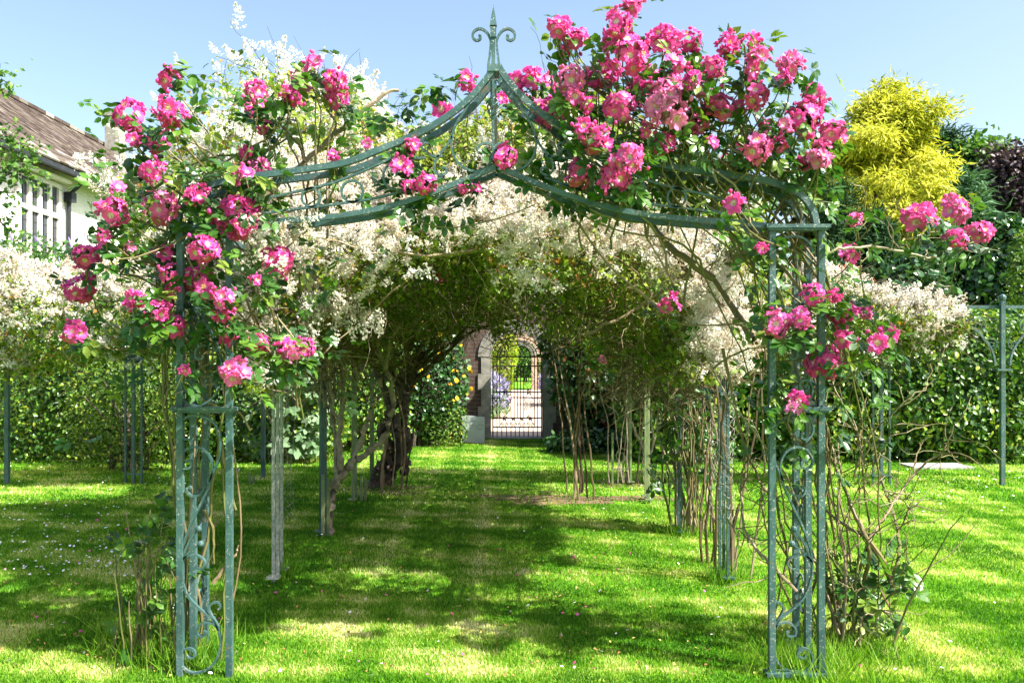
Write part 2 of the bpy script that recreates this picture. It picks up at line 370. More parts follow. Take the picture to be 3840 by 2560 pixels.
RIB = [(4,152),(16,172),(32,193),(60,225),(98,257),(151,292),(204,318),(274,346),(344,373),(430,388),(520,400),(590,410),(650,424),(700,450),(726,485),(735,522)]
INN = [(0,383),(52,405),(122,433),(205,463),(285,483),(372,497),(470,506),(560,512),(628,520)]
def prof(tab, k=1.): # left half reversed + right half, about the arch centre, in metres (x, z)
    a = [(-x, y) for x, y in tab[::-1]]+[(x, y) for x, y in tab]
    return np.array([(x/F*Y0*k, HC+(811-y)/F*Y0) for x, y in a])
def rib(g, tab, y, thick, depth, cx=0., k=1., z=0.):
    q = prof(tab, k); h = len(q)//2
    for part in (q[:h], q[h:]):
        pts = spline(np.column_stack([part[:,0]+cx, np.full(len(part), y), part[:,1]+z]), 6); g.strap(pts, thick, depth)
CX = -.02
for y in (Y0, Y0+.17):
    g = Geo(); rib(g, RIB, y, .03, .03, CX); g.build('outer_rib', M['iron'], front)
    g = Geo(); rib(g, INN, y, .026, .03, CX); g.build('inner_rib', M['iron'], front)
def mirx(q): return [(2*1134-a, b) for a, b in q]
SC = [zC([(1010,610),(940,730),(880,830),(858,930),(870,1005),(910,1070),(970,1110),(1035,1118),(1095,1085),(1128,1030),(1132,975),(1108,940),(1060,940),(1030,970),(1050,1003),(1072,985)]),
      zC([(860,890),(830,950),(780,1010),(752,1060),(750,1110),(782,1145),(822,1130),(822,1098),(792,1098)]),
      zC([(800,1020),(740,1020),(690,985),(662,960),(690,932),(716,950),(700,972)]),
      zC([(690,1030),(560,1040),(470,1065),(420,1110),(418,1180),(455,1225),(560,1240),(700,1195),(800,1160)]),
      zC([(640,950),(450,1040),(250,1130),(60,1200),(-150,1250),(-330,1290)]), zC([(700,1205),(500,1260),(300,1305),(50,1340),(-200,1370),(-400,1395)]),
      zC([(210+70*math.cos(a), 1250+70*math.sin(a)) for a in np.linspace(0, 2*PI, 14)]), zC([(-60+60*math.cos(a), 1290+60*math.sin(a)) for a in np.linspace(0, 2*PI, 14)]),
      zC([(-330,1300),(-450,1340),(-520,1400),(-500,1450)])]
for f in (lambda q: q, mirx):
    g = Geo()
    for c in SC: g.strap(spline(D2(f(c), Y0+.005), 7), .0105, .018)
    g.build('roof_scroll', M['iron'], front)
g = Geo(); c = D2([(1133,165),(1135,388)]); x0 = c[0][0]
g.box((x0, Y0, (c[0][2]+c[1][2])/2), (.011, .011, c[0][2]-c[1][2]))
zz = np.linspace(-1, 1, 22); zt = HC+(811-247)/F*Y0
for k in range(4):
    r = .026*np.cos(zz*PI/2)+.003; a = zz*2.6+k*PI/2
    g.tube(np.column_stack([x0+r*np.cos(a), Y0+r*np.sin(a), zt+zz*.062]), .004, 5)
g.build('baluster', M['iron'], front)
g = Geo(); z1 = HC+(811-158)/F*Y0; z2 = HC+(811-8)/F*Y0; zc = HC+(811-70)/F*Y0
g.box((x0, Y0+.04, z1), (.062, .12, .035)); g.box((x0, Y0, (z1+zc)/2), (.019, .019, zc-z1)); g.box((x0,Y0,zc-.012), (.03,.03,.05))
w = .0175; V = [[x0-w,Y0-w,zc+.02],[x0+w,Y0-w,zc+.02],[x0+w,Y0+w,zc+.02],[x0-w,Y0+w,zc+.02],[x0,Y0,z2]]
g.add(V, [[0,1,4,4],[1,2,4,4],[2,3,4,4],[3,0,4,4],[3,2,1,0]]); g.build('finial', M['iron'], front)
for f in (lambda q: q, mirx):
    g = Geo(); g.strap(spline(D2(f(zC([(1100,425),(1115,300),(1108,245),(1080,205),(1040,190),(1005,210),(998,245),(1020,266),(1046,258),(1048,236),(1036,240)]))), 7), .011, .018); g.build('finial_scroll', M['iron'], front)
g = Geo(); zr = HC+(811-185)/F*Y0
g.box((x0, (Y0+10.6)/2, zr-.02), (.032, 10.6-Y0, .04)); g.build('ridge_bar', M['iron'], front)
for s in (-1, 1):
    g = Geo(); g.box((s*1.585, (Y0+10.6)/2+.2, 2.252), (.03, 10.6-Y0-.4, .03)); g.build('eave_rail', M['iron'], front)

# ------------------------------------------------------------------ tunnel arches behind it
ARCHES = [(5.90, 'second arch of the rose tunnel, its slim posts wrapped in wire netting'),
          (7.44, 'third arch of the rose tunnel, with bare rose stems at its right post'),
          (9.05, 'fourth arch of the rose tunnel, beside the gnarled trunk'),
          (10.3, 'last arch of the rose tunnel, nearest to the garden gate')]
for i, (y, lab) in enumerate(ARCHES):
    r = thing('tunnel_arch', 'slim iron '+lab, 'garden arch', (0, y, 0), 'arches of the rose tunnel')
    for s in (-1, 1):
        pm = M['lichen_iron'] if (i, s) == (0, -1) else (M['iron'] if i < 2 else M['iron_green']); x = s*1.58
        for d in (0, .11, .22):
            g = Geo(); g.box((x, y+d, 1.11), (.019, .022, 2.2)); g.build('post', pm, r)
        for d in (0, .22):
            g = Geo(); g.box((x, y+d, .045), (.085, .085, .012)); g.build('foot_plate', pm, r)
        g = Geo(); g.box((x, y+.11, 1.32), (.13, .33, .022)); g.build('ledge', pm, r)
        if i == 3:
            for cx in (s*1.36,):
                g = Geo(); g.box((cx, y+.02, .32), (.024, .024, .62)); g.box(((x+cx)/2, y+.02, .19), (abs(x-cx)-.03, .018, .018))
                th = np.linspace(-.3, 3.1*PI, 40); q = .10*np.exp(-np.maximum(th,0)*.13)
                g.strap(np.column_stack([(x+cx)/2+s*q*np.cos(th)*.95, np.full(40,y+.02), .34+q*np.sin(th)*1.25]), .008, .014); g.build('panel', pm, r)
    for d in (0, .22):
        g = Geo(); rib(g, RIB, y+d, .026, .026, CX, .99); g.build('outer_rib', M['iron'], r)
# short stakes left standing beside the stems
for px, pt, pb, lab in ((742,1089,1232,'short weathered stake beside the pale forked stem'),(830,1092,1150,'short stake standing in front of the gnarled trunk'),(574,1086,1112,'tiny stake on the shaded lawn near the plume poppies')):
    b = G(px, pb); h = (pb-pt)/F*b[1]; g = Geo(); g.box(b+A3(0,0,h/2), (.028,.028,h)); g.box(b+A3(.04,.03,h/2-.02), (.024,.024,h-.04))
    tag(g.build('stake', M['iron_green']), lab, 'stake', 'short stakes in the tunnel')
# cross pergola to both sides
def pergola(name, label, posts, xs, mats=M['iron']):
    r = thing(name, label, 'pergola', (posts[0][0], 10.3, 0))
    for x, y, trip, fin in posts:
        if trip:
            for d in (-.1, 0, .1):
                g = Geo(); g.box((x+d, y, 1.08), (.036 if d == 0 else .022,)*2+(2.16,)); g.build('post', mats, r)
            g = Geo(); g.box((x, y, .12), (.24, .05, .015)); g.box((x, y, 1.38), (.3, .08, .02)); g.build('ledge', mats, r)
        else:
            g = Geo(); g.box((x, y, 1.12), (.05, .05, 2.24)); g.build('post', mats, r)
            g = Geo(); g.box((x, y, 1.4), (.18, .12, .025)); g.build('ledge', mats, r)
        if fin:
            g = Geo(); g.ball((x, y, 2.27), .045); g.build('ball_finial', mats, r)
        for s in (-1, 1):
            g = Geo(); th = np.linspace(0, PI/2, 18)
            g.strap(np.column_stack([x+s*(.95-.86*np.cos(th)), np.full(18, y), 1.45+.62*np.sin(th)]), .022, .03)
            for (cx, cz, rr, ph) in ((.28,1.93,.12,0),(.5,2.02,.09,1),(.13,1.7,.075,2),(.72,2.08,.06,.5)):
                t2 = np.linspace(0, 3.2*PI, 34); q = rr*np.exp(-t2*.15)
                g.strap(np.column_stack([x+s*(cx+q*np.cos(t2+ph)), np.full(34, y), cz+q*np.sin(t2+ph)]), .008, .014)
            g.build('bracket', mats, r)
    g = Geo(); g.box((sum(xs)/2, 10.3, 2.16), (xs[1]-xs[0], .03, .04)); g.build('top_rail', mats, r)
pergola('cross_pergola', 'iron side pergola with ball finial and arched scroll brackets by the laurel hedge', [(4.62,10.3,True,False),(6.06,10.25,False,True)], (4.0, 8.4))
pergola('cross_pergola', 'iron side pergola on the left almost buried in white blossom', [(-4.5,10.4,True,False),(-6.05,10.4,False,True),(-3.05,10.9,False,False)], (-8.4, -2.6))
# wire netting round the lower posts
M['wire'] = plain('galvanised_wire', (.42,.42,.40), (.25,.2,.16), 30, .5, 0)
for (x, y, lab) in ((-1.56, 6.0, 'loose chicken wire round the second left post'), (1.58, 6.0, 'loose chicken wire round the second right post'), (1.58, 7.53, 'chicken wire round the third right post')):
    g = Geo(); nr = 6; R0, R1 = .075, .16
    for k in range(nr):
        for sg in (1, -1):
            zz = np.linspace(.42, 1.3, 26); a = k*2*PI/nr+sg*np.where(np.arange(26) % 2, .5, 0.)*2*PI/nr
            f = 1+.35*lump(np.column_stack([zz*3, a, a*0]), 1., k*.1)
            g.tube(np.column_stack([x+R0*f*np.cos(a), y+.05+R1*f*np.sin(a), zz]), np.full(26, .0011), 3, caps=False)
    tag(g.build('wire_guard', M['wire'], base=(x,y,0)), lab, 'wire netting', 'wire guards on the posts')

# ------------------------------------------------------------------ rose blooms
def bloom_geo(g, c, n, R, open_=1.):
    n = nrm(A3(*n)); B = basis(n[None])[0]
    for layer, (k, rad, lift, ph) in enumerate(((6, 1., .25, 0), (5, .78, .62, .5))):
        for i in range(k):
            a = 2*PI*(i+ph)/k+rng.normal()*.1; rr = R*rad*U(.85,1.12)
            u = np.linspace(-1, 1, 5); v = np.array([.06,.4,.75,1.])
            uu, vv = np.meshgrid(u, v)
            wid = np.interp(vv, [0,.4,.75,1.], [.14,.5,.68,.5])*(2*PI/k)*.62
            ang = a+uu*wid/np.maximum(vv,.25)*.78; rim = 1-.16*uu**2*(vv > .9)
            r = rr*vv*rim; el = lift*(vv**1.6)*open_+.12*np.sin(uu*5+rng.uniform(0,6))*vv*vv-.22*(vv > .9)
            z = r*el
            V = np.stack([r*np.cos(ang), r*np.sin(ang), z], -1).reshape(-1, 3)@B.T+c
            idx = np.arange(20).reshape(4, 5); Fc = np.stack([idx[:-1,:-1], idx[:-1,1:], idx[1:,1:], idx[1:,:-1]], -1).reshape(-1, 4)
            g.add(V, Fc, 0, (vv*(.86+.14*rad)).ravel())
    k = 14; p = c+(np.column_stack([rng.normal(size=(k,2))*R*.13, U(.1,.22,k)*R]))@B.T
    g.scatter((A3([-1,0,0],[1,0,0],[0,1,0],[0,0,1]), np.array([[0,1,3,3],[1,2,3,3],[2,0,3,3]]), np.zeros(3,int), None), p, np.repeat(B[None], k, 0), R*.07, 1)
def cluster_mesh(nb, Rc, name):
    g = Geo(); pts = []
    for _ in range(400):
        d = nrm(rng.normal(size=3)); 
        if d[2] < -.35: continue
        if all(np.dot(d, q) < 1-1.55/nb**.95 for q in pts): pts.append(d)
        if len(pts) == nb: break
    for _ in range(3):
        d = nrm(rng.normal(size=3)+A3(0,0,.3)); q = d*(Rc+.035); g.tube(np.array([d*Rc*.6, q]), .0018, 4, 2); g.ball(q, .009, 0, 7, 5, (1,1,1.35), .7)
    for d in pts: bloom_geo(g, d*Rc*U(.8,1.1)*A3(1,1,1), d+rng.normal(size=3)*.25, .044*U(.85,1.12), U(.7,1.4))
    o = g.build(name, [M['petal'], M['stamen'], M['cane']], smooth=True); me = o.data; bpy.data.objects.remove(o); return me, Rc+.03
CLU = {'s': [cluster_mesh(n, .024, 'flower_cluster') for n in (2,3,3,4)], 'm': [cluster_mesh(n, .046, 'flower_cluster') for n in (6,7,8)], 'l': [cluster_mesh(n, .07, 'flower_cluster') for n in (12,14,15)]}
def put_cluster(root, px, py, d, Y, k=1.):
    p = P(px, py, Y); r = d/F*Y/2
    key = 's' if d < 44 else ('m' if d < 66 else 'l')
    me, rr = CLU[key][rng.integers(len(CLU[key]))]
    o = bpy.data.objects.new('flower_cluster', me); COL.objects.link(o); o.parent = root
    o.location = p-np.array(root.location); sc = r/rr*1.34; o.scale = (sc,)*3
    d = nrm(A3(rng.normal()*.5+.15, -.9, .45+rng.normal()*.35)); o.rotation_euler = Vector(d).to_track_quat('Z', 'Y').to_euler()
    o.rotation_mode = 'QUATERNION'; q = Vector(d).to_track_quat('Z', 'Y'); from mathutils import Quaternion
    o.rotation_quaternion = q@Quaternion((0,0,1), U(0, 6.28))
    return p, r
LEFT = [(390,180,40),(298,268,65),(388,255,62),(360,328,45),(306,322,30),(350,395,50),(268,435,30),(262,488,62),(368,478,75),(453,452,48),(545,502,98),(590,212,50),(585,252,44),(722,150,42),(700,185,50),(768,188,50),(775,228,50),(673,222,40),(595,388,48),(563,405,40),(605,290,30),(198,588,50),(240,575,36),(183,663,60),(170,763,50),(372,585,42),(467,572,60),(388,628,40),(405,660,42),(440,640,48),(462,632,44),(475,664,42),(313,688,40),(365,715,48),(340,740,44),(396,752,54),(515,685,46),(512,718,40),(528,765,40),(540,857,55),(592,792,44),(652,800,38),(698,800,46),(672,812,30),(638,602,66),(585,645,25),(235,540,26),(565,350,30),(297,573,25),(425,850,22),(765,360,24),(655,210,28),(380,700,30)]
MID = [(925,382,42),(940,430,30),(978,425,46),(945,335,30),(1160,362,50),(1095,435,22),(1063,435,22)]
RIGHT = [(1452,12,42),(1285,68,48),(1322,95,56),(1420,58,56),(1405,92,46),(1435,130,88),(1383,175,62),(1312,185,62),(1320,220,40),(1525,103,76),(1582,93,52),(1550,150,42),(1488,190,62),(1540,207,58),(1270,255,66),(1425,250,66),(1530,255,88),(1595,280,60),(1650,247,64),(1612,205,44),(1638,155,46),(1668,105,50),(1718,100,42),(1745,130,40),(1718,158,42),(1735,222,52),(1815,150,52),(1868,222,52),(1842,272,72),(1800,288,34),(1912,308,52),(1890,345,42),(1880,368,45),(1525,330,50),(1370,325,56),(1445,368,68),(1412,410,62),(1330,402,56),(1738,340,60),(1340,295,40),(1690,467,42),(1540,700,40),(1865,678,50),(1838,732,46),(1782,745,56),(1930,715,60),(1988,718,26),(1940,780,36),(1895,833,72),(1825,918,42),(2013,785,42),(2040,770,40),(1800,180,32),(1635,330,26),(1700,250,30),(1760,290,30),(1450,215,40),(1350,240,34),(1590,180,36),(1485,300,30),(1840,375,30),(1825,940,30),(1745,570,26),(1915,680,28),(1790,330,34)]
FARR = [(2110,505,62),(2190,485,56),(2252,535,46),(2195,550,46)]
BACK = [(1070,187,38),(1180,183,38),(1222,178,40),(1210,208,42),(1015,250,42),(952,575,24),(1015,630,28),(1150,230,30),(1265,190,34),(960,520,22),(820,505,24),(1345,520,22),(1640,800,26),(845,330,22),(1950,580,38),(1965,505,30),(1700,330,30),(1670,370,28),(1575,360,26),(1380,490,22),(1385,825,16),(1240,245,30),(1290,215,34)]
def rose_leaves(g, cl, n_each, spread, extra=None):
    pos = []
    for (p, r) in cl:
        k = max(2, int(n_each*U(.7,1.3))); d = nrm(rng.normal(size=(k,3))+A3(0,.35,-.25)); q = p+d*(r*U(.8,1.3,k)[:,None]+U(0,spread,k)[:,None]); q[:,1] = p[1]+np.abs(q[:,1]-p[1])*.9+.02; pos.append(q)
    if extra is not None: pos.append(extra)
    pos = np.vstack(pos); k = len(pos)
    nn = nrm(rng.normal(size=(k,3))*.55+A3(.25,-.45,.75)); tip = rng.normal(size=(k,3))*.8+A3(0,0,-.6)
    scat_multi(g, COMP, pos, basis(nn, tip), U(.07,.115,k))
def stems(g, paths, mats=0):
    for pts, r0, r1 in paths: g.tube(pts, np.linspace(r0, r1, len(pts)), 6, mats)
def thorny(g, pts, r0):  # thorns along a cane
    k = max(2, int(len(pts)*.8)); i = rng.integers(0, len(pts)-1, k); t = U(0,1,k)[:,None]; p = pts[i]*(1-t)+pts[i+1]*t
    d = nrm(rng.normal(size=(k,3))*A3(1,1,.3)); cone = (A3([-.3,0,0],[.3,0,0],[0,.3,0],[0,0,1]), np.array([[0,1,3,3],[1,2,3,3],[2,0,3,3]]), np.zeros(3,int), None)
    g.scatter(cone, p, basis(d), r0*1.7, 0)
CONE_ = None
# left rose ---------------------------------------------------------
rl = thing('climbing_rose', 'pink climbing rose on the left pillar of the front arch', 'rose', (-1.8, 4.4, 0), 'pink climbing roses')
cl = [put_cluster(rl, x, y, d, Y0-.12+U(-.2,.2)+(.15 if x > 560 else 0)) for x, y, d in LEFT]
root = A3(-1.83, 4.5, 0); gs = Geo()
for i in range(9):
    a = A3(-1.62,4.5,0)+A3(*rng.normal(size=2)*.07, 0); t = A3(-1.52+rng.normal()*.2, 4.48+rng.normal()*.15, U(1.9,2.5))
    b = wob(bez(a, a+A3(rng.normal()*.15,rng.normal()*.1,.8), t-A3(rng.normal()*.2,0,.7), t, 16), .012); stems(gs, [(b, U(.004,.0095), .004)]); thorny(gs, b, .009)
    for j in range(4):
        p, r = cl[rng.integers(len(cl))]; s = b[rng.integers(9, 16)]
        stems(gs, [(wob(bez(s, s+A3(0,0,.35), p+A3(rng.normal()*.15,.15,-.3), p, 10), .01), .006, .003)])
for (p, r) in cl:   # each cluster on a shoot
    hub = A3(np.clip(p[0]*.72-.3, -2., -.5), 4.5+U(-.1,.25), min(p[2]-.12, 2.45)+U(-.25,.05)); stems(gs, [(wob(bez(hub, hub+nrm(p-hub)*.1+A3(0,0,.15), p+A3(rng.normal()*.08,.12,-.15), p+A3(0,.03,0), 10), .009), .0065, .003)])
for i in range(30): stems(gs, [(wander(root+A3(*rng.normal(size=2)*.09,0), A3(rng.normal()*.12,rng.normal()*.12,1), U(.2,.8), 8, .09, .1), U(.004,.009), .002)])
for pts, r in (([(600,468),(640,420),(700,372),(760,322),(800,290),(850,245),(895,214),(915,206)], .017), ([(470,520),(560,480),(640,425)], .018), ([(700,372),(690,330),(640,280)], .009), ([(760,322),(770,280),(745,240)], .007), ([(850,245),(880,240),(895,215)], .004), ([(300,470),(420,380),(520,350),(600,345),(680,300)], .009), ([(350,300),(450,330),(560,390),(640,420)], .007),
              ([(400,195),(430,240),(470,300),(490,330)], .005), ([(500,1000),(520,1080),(545,1170)], .014), ([(490,1340),(520,1300),(545,1250)], .012), ([(470,1170),(490,1240),(492,1295)], .01)):
    b = spline(np.array([P(x, y, 4.45+.02*i) for i, (x, y) in enumerate(pts)]), 5); stems(gs, [(wob(b, .004), r, r*.5)])
gs.build('canes', M['cane'], rl)
gf = Geo(); k = 190
ex = np.column_stack([np.clip(rng.normal(size=k),-1.5,1.6)*.5-1.5, 4.42+np.abs(rng.normal(size=k))*.25, np.clip(2.25+rng.normal(size=k)*.45, 1.0, 2.95)])
ex0 = np.array([P(U(400,640), U(370,540), U(4.02,4.3)) for _ in range(70)])
ex2 = np.array([P(x, y, 4.4) for x, y in zip(np.linspace(850,1050,26)+rng.normal(size=26)*5, np.interp(np.linspace(850,1050,26), [850,930,980,1050], [278,245,215,190])+rng.normal(size=26)*8)])
k = 60; ex1 = np.column_stack([-1.83+rng.normal(size=k)*.1, 4.5+rng.normal(size=k)*.1, U(.1,.8,k)])
rose_leaves(gf, cl, 9, .10, np.vstack([ex, ex0, ex1, ex2])); gf.build('foliage', M['rose_leaf'], rl)
# right rose --------------------------------------------------------
rr_ = thing('climbing_rose', 'large pink climbing rose on the right pillar, flowers massed above the arch', 'rose', (1.85, 4.75, 0), 'pink climbing roses')
cr = [put_cluster(rr_, x, y, d, Y0-.08+U(-.22,.2)) for x, y, d in RIGHT+FARR]
root = A3(1.9, 4.72, 0); gs = Geo()
for i in range(13):
    a = root+A3(*rng.normal(size=2)*.12, 0); t = A3(U(.6,1.75), 4.4+rng.normal()*.15, U(2.2,2.7)); m = A3(1.66+rng.normal()*.25, 4.55+rng.normal()*.2, U(1.1,1.7))
    b = wob(bez(a, a+A3(rng.normal()*.1,rng.normal()*.1,.6), m, t, 18), .02); stems(gs, [(b, U(.004,.0095), .004)]); thorny(gs, b, .009)
    for j in range(3):
        p, r = cr[rng.integers(0, 40)]; s = b[rng.integers(12, 18)]
        stems(gs, [(wob(bez(s, s+A3(0,0,.3), p+A3(rng.normal()*.1,.12,-.35), p, 10), .01), .007, .003)])
for i, (p, r) in enumerate(cr[:len(RIGHT)]):
    hub = A3(np.clip(p[0]*.85+.1, .3, 1.75), 4.45+U(-.1,.2), min(p[2]-.1, 2.5)+U(-.3,.0)) if p[2] > 2.3 else A3(1.62+rng.normal()*.15, 4.5, p[2]-U(.1,.4))
    stems(gs, [(wob(bez(hub, hub+nrm(p-hub)*.1+A3(0,0,.12), p+A3(rng.normal()*.08,.1,-.2), p+A3(0,.03,0), 10), .009), .0065, .003)])
zE = lambda q: [(1555.75+.3515*a, 1016.75+.3515*b) for a, b in q]
CANES = [(zE([(1190,1300),(1220,900),(1250,720),(1230,600),(1130,400),(1020,150),(985,0),(960,-150)]), .013), (zE([(1240,700),(1262,620),(1400,430),(1560,210),(1700,105),(1850,70)]), .009), (zE([(1700,105),(1740,40),(1770,-20)]), .005),
 (zE([(1400,930),(1390,880),(1320,750),(1200,570),(1120,380)]), .020), (zE([(1395,930),(1428,720),(1412,520),(1340,330),(1290,150),(1240,0)]), .009), (zE([(780,970),(600,790),(450,600),(412,400),(420,220),(445,120)]), .009), (zE([(560,760),(470,640),(430,580),(360,530)]), .004),
 (zE([(1060,1180),(1040,800),(1018,550),(980,300),(1000,0)]), .010), (zE([(1190,1360),(1210,1150),(1310,1090),(1460,1130)]), .008), (zE([(1100,1280),(1000,1000),(900,800),(760,650)]), .011), (zE([(1090,1250),(1280,1100),(1400,1000),(1500,945),(1640,960)]), .006),
 (zE([(1060,1250),(985,1010),(880,830),(770,800),(640,620)]), .009), (zE([(1215,600),(1060,510),(900,400),(760,330)]), .009), (zE([(1340,300),(1420,370),(1520,350)]), .004), (zE([(1430,620),(1480,520),(1530,380)]), .005), (zE([(600,-200),(640,300),(700,600),(780,960),(900,1250)]), .010),
 (zE([(1280,150),(1340,60),(1400,-80),(1440,-180)]), .006), (zE([(800,1180),(640,780),(560,420),(540,260)]), .007), (zE([(1080,1290),(1100,900),(1060,500),(1080,200),(1050,0)]), .008), (zE([(1130,1290),(1180,900),(1180,500),(1190,0)]), .008),
 ([(1875,605),(1925,570),(1990,562),(2060,572),(2130,590),(2170,582),(2205,560),(2240,545)], .008), ([(2170,582),(2185,530),(2190,490)], .005), ([(2060,572),(2085,545),(2105,515)], .005), ([(2195,590),(2205,570),(2197,552)], .004),
 ([(1640,640),(1580,600),(1530,560),(1500,520),(1480,480)], .022), ([(1730,780),(1690,720),(1640,640)], .024), ([(1900,540),(1830,480),(1790,440),(1740,400),(1660,350)], .008), ([(1990,700),(1975,600),(1965,480),(1990,430)], .005), ([(1600,360),(1550,390),(1510,420),(1480,450)], .011), ([(1700,390),(1600,358),(1500,340)], .010),
 ([(1660,800),(1700,1000),(1730,1080),(1790,1170)], .010), ([(1900,830),(1930,920),(1990,1010),(2050,1060)], .006), ([(1885,880),(1960,960),(2000,1120)], .006), ([(1960,1100),(1990,1000),(2060,940),(2100,900)], .006)]
for q, r in CANES:
    c = np.array([P(x, y, 4.62-.25*math.sin(i*.9+r*900)*.6) for i, (x, y) in enumerate(q)]); b = wob(spline(c, 5), .004); stems(gs, [(b, r, r*.55)]); thorny(gs, b, .012)
    for j in range(9):
        s = b[rng.integers(1, len(b))]; tw = wander(s, nrm(rng.normal(size=3)+A3(.2,-.2,.5)), U(.1,.35), 6, .3, .05); stems(gs, [(tw, .0035, .0018)])
for i in range(16): stems(gs, [(wander(root+A3(*rng.normal(size=2)*.15,0), A3(rng.normal()*.3,rng.normal()*.25,1), U(.4,1.5), 9, .17, .08), U(.004,.009), .002)])
for i in range(9):   # shoots trained along the eave rail
    yy = np.linspace(4.35, U(6.5,8.6), 22); c = wob(np.column_stack([np.full(22,1.58+rng.normal()*.035), yy, np.full(22,2.28+rng.normal()*.035)]), .012); stems(gs, [(c, U(.008,.014), .005)])
gs.build('canes', M['cane'], rr_)
gf = Geo(); k = 430
ex = np.column_stack([U(.25,1.75,k), 4.36+np.abs(rng.normal(size=k))*.25, 2.35+U(0,1,k)*U(.2,.95,k)])
k = 120; ex2 = np.column_stack([1.62+rng.normal(size=k)*.22, 4.5+rng.normal(size=k)*.2, U(.9,2.3,k)]); k = 70; ex3 = np.column_stack([2.0+np.clip(rng.normal(size=k),-1,1)*.16, 4.6+rng.normal(size=k)*.1, U(.1,.55,k)])
k = 150; ex5 = np.column_stack([1.58+rng.normal(size=k)*.07, U(4.6,8.4,k), 2.3+rng.normal(size=k)*.07]); ex4 = np.array([P(U(1200,1260), U(350,420), 4.25) for _ in range(14)]+[P(U(2060,2230), U(530,600), 4.2) for _ in range(14)]+[P(U(900,990), U(360,440), 4.25) for _ in range(12)])
rose_leaves(gf, cr, 8, .10, np.vstack([ex, ex2, ex3, ex4, ex5])); gf.build('foliage', M['rose_leaf'], rr_)
# flowers on the front truss
rm = thing('climbing_rose', 'few pink roses on thin shoots across the middle of the front arch', 'rose', (0, 4.35, 2.3), 'pink climbing roses')
cm = [put_cluster(rm, x, y, d, 4.18) for x, y, d in MID]
gs = Geo()
for q, r in (([(960,520),(955,470),(940,430),(930,390)], .004), ([(955,470),(985,440)], .004), ([(950,420),(948,340)], .003), ([(1215,430),(1190,390),(1160,365)], .004), ([(1540,300+420),(1400,520+90),(1300,480),(1230,430)], .007), ([(955,500),(1000,520),(1100,515),(1230,470)], .005), ([(1010,470),(1060,440)], .003), ([(1060,470),(1095,440)], .003)):
    stems(gs, [(wob(spline(np.array([P(x, y, 4.3) for x, y in q]), 5), .003), r, r*.6)])
gs.build('canes', M['cane'], rm)
gf = Geo(); rose_leaves(gf, cm, 6, .08, np.array([P(U(880,1100), U(400,500), 4.35) for _ in range(26)])); gf.build('foliage', M['rose_leaf'], rm)

# ------------------------------------------------------------------ white-flowering vine over the tunnel
OUTF = A3([-2.15,1.75],[-2.75,2.3],[-2.95,2.85],[-2.55,3.3],[-1.9,3.85],[-1.2,3.65],[-.75,3.25],[-.3,3.3],[.15,3.55],[.8,3.65],[1.4,3.2],[1.9,2.7],[2.15,2.1],[1.95,1.5])
OUTB = A3([-1.9,1.5],[-2.1,2.0],[-2.1,2.4],[-1.9,2.7],[-1.5,2.95],[-1.0,3.05],[-.6,3.1],[-.2,3.15],[.2,3.2],[.8,3.2],[1.3,3.0],[1.9,2.6],[2.1,2.1],[1.95,1.5])
INNR = A3([-1.45,1.35],[-1.40,1.55],[-1.32,1.7],[-1.15,1.83],[-.95,1.92],[-.7,1.98],[-.45,2.02],[-.15,2.03],[.15,2.02],[.55,1.95],[.85,1.82],[1.1,1.6],[1.25,1.35],[1.35,1.1])
TT = np.linspace(0, 1, len(OUTF))
def ipr(tab, t): return np.stack([np.interp(t, TT, tab[:, 0]), np.interp(t, TT, tab[:, 1])], -1)
def tunnel_pts(n, s_lo, s_hi, y_lo=0., y_hi=1., t_lo=0., t_hi=1., skew=1.):
    t = U(t_lo, t_hi, n); s = s_lo+(s_hi-s_lo)*U(0,1,n)**skew; y = U(y_lo, y_hi, n)
    base = np.column_stack([t*6, y, t*0]); nz = lump(base, 1.6, 2.)
    yy = y+.28*lump(np.column_stack([t*9, s*2, t]), 1., 5.)
    yy = yy+(1-s)*1.0*np.clip((7.6-yy)/1.6, 0, 1)
    w = np.clip((yy-6.6)/2.2, 0, 1)[:, None]; w = w*w*(3-2*w)
    o = ipr(OUTF, t)*(1-w)+ipr(OUTB, t)*w; i = ipr(INNR, t)*A3(1, 1)-np.column_stack([t*0, .045*(yy-7)*(t > .1)])
    c = A3(0, 2.0); o = c+(o-c)*(1+.10*nz[:, None])
    i = i+.17*np.column_stack([lump(np.column_stack([t*11,yy*1.3,t]),1.,1.), lump(np.column_stack([t*13,yy*1.1,t]),1.,9.)])
    p = o*(1-s[:, None])+i*s[:, None]; out = nrm(o-c)
    return np.column_stack([p[:,0], yy, p[:,1]]), np.column_stack([out[:,0], 0*t, out[:,1]]), s, t
vine = thing('russian_vine', 'white flowering vine smothering the roof of the rose tunnel', 'climber', (0, 8, 0))
g = Geo()
p1 = tunnel_pts(42000, -.07, .4, 5.6, 10.7, .03, .93, skew=1.8); p2 = tunnel_pts(30000, 0, 1.02, 5.5, 6.1, 0, .94); p3 = tunnel_pts(24000, .25, 1, 5.9, 10.7, .1, .86)
for (p, o, s, t), fr in ((p1, 0), (p2, 1), (p3, 0)):
    nn = nrm(rng.normal(size=p.shape)*.6+o*.5+A3(.2, -.7 if fr else -.25, .5)); v = U(.25,1,len(p)) if fr else U(0,.9,len(p))  # front face leaves take lighter, yellower tones, standing in for sunlit foliage
    if fr: p = p+A3(0,-.34,0)*U(0,1,len(p))[:,None]
    else: p = p+o*(U(-.02,.12,len(p))*(s < .1))[:,None]
    g.scatter(LEAF, p, basis(nn, rng.normal(size=p.shape)*.7+A3(0,0,-.8)), U(.03,.058,len(p)) if fr else U(.045,.085,len(p)), 0, v)
gl = g.build('foliage', M['vine_leaf'], vine)
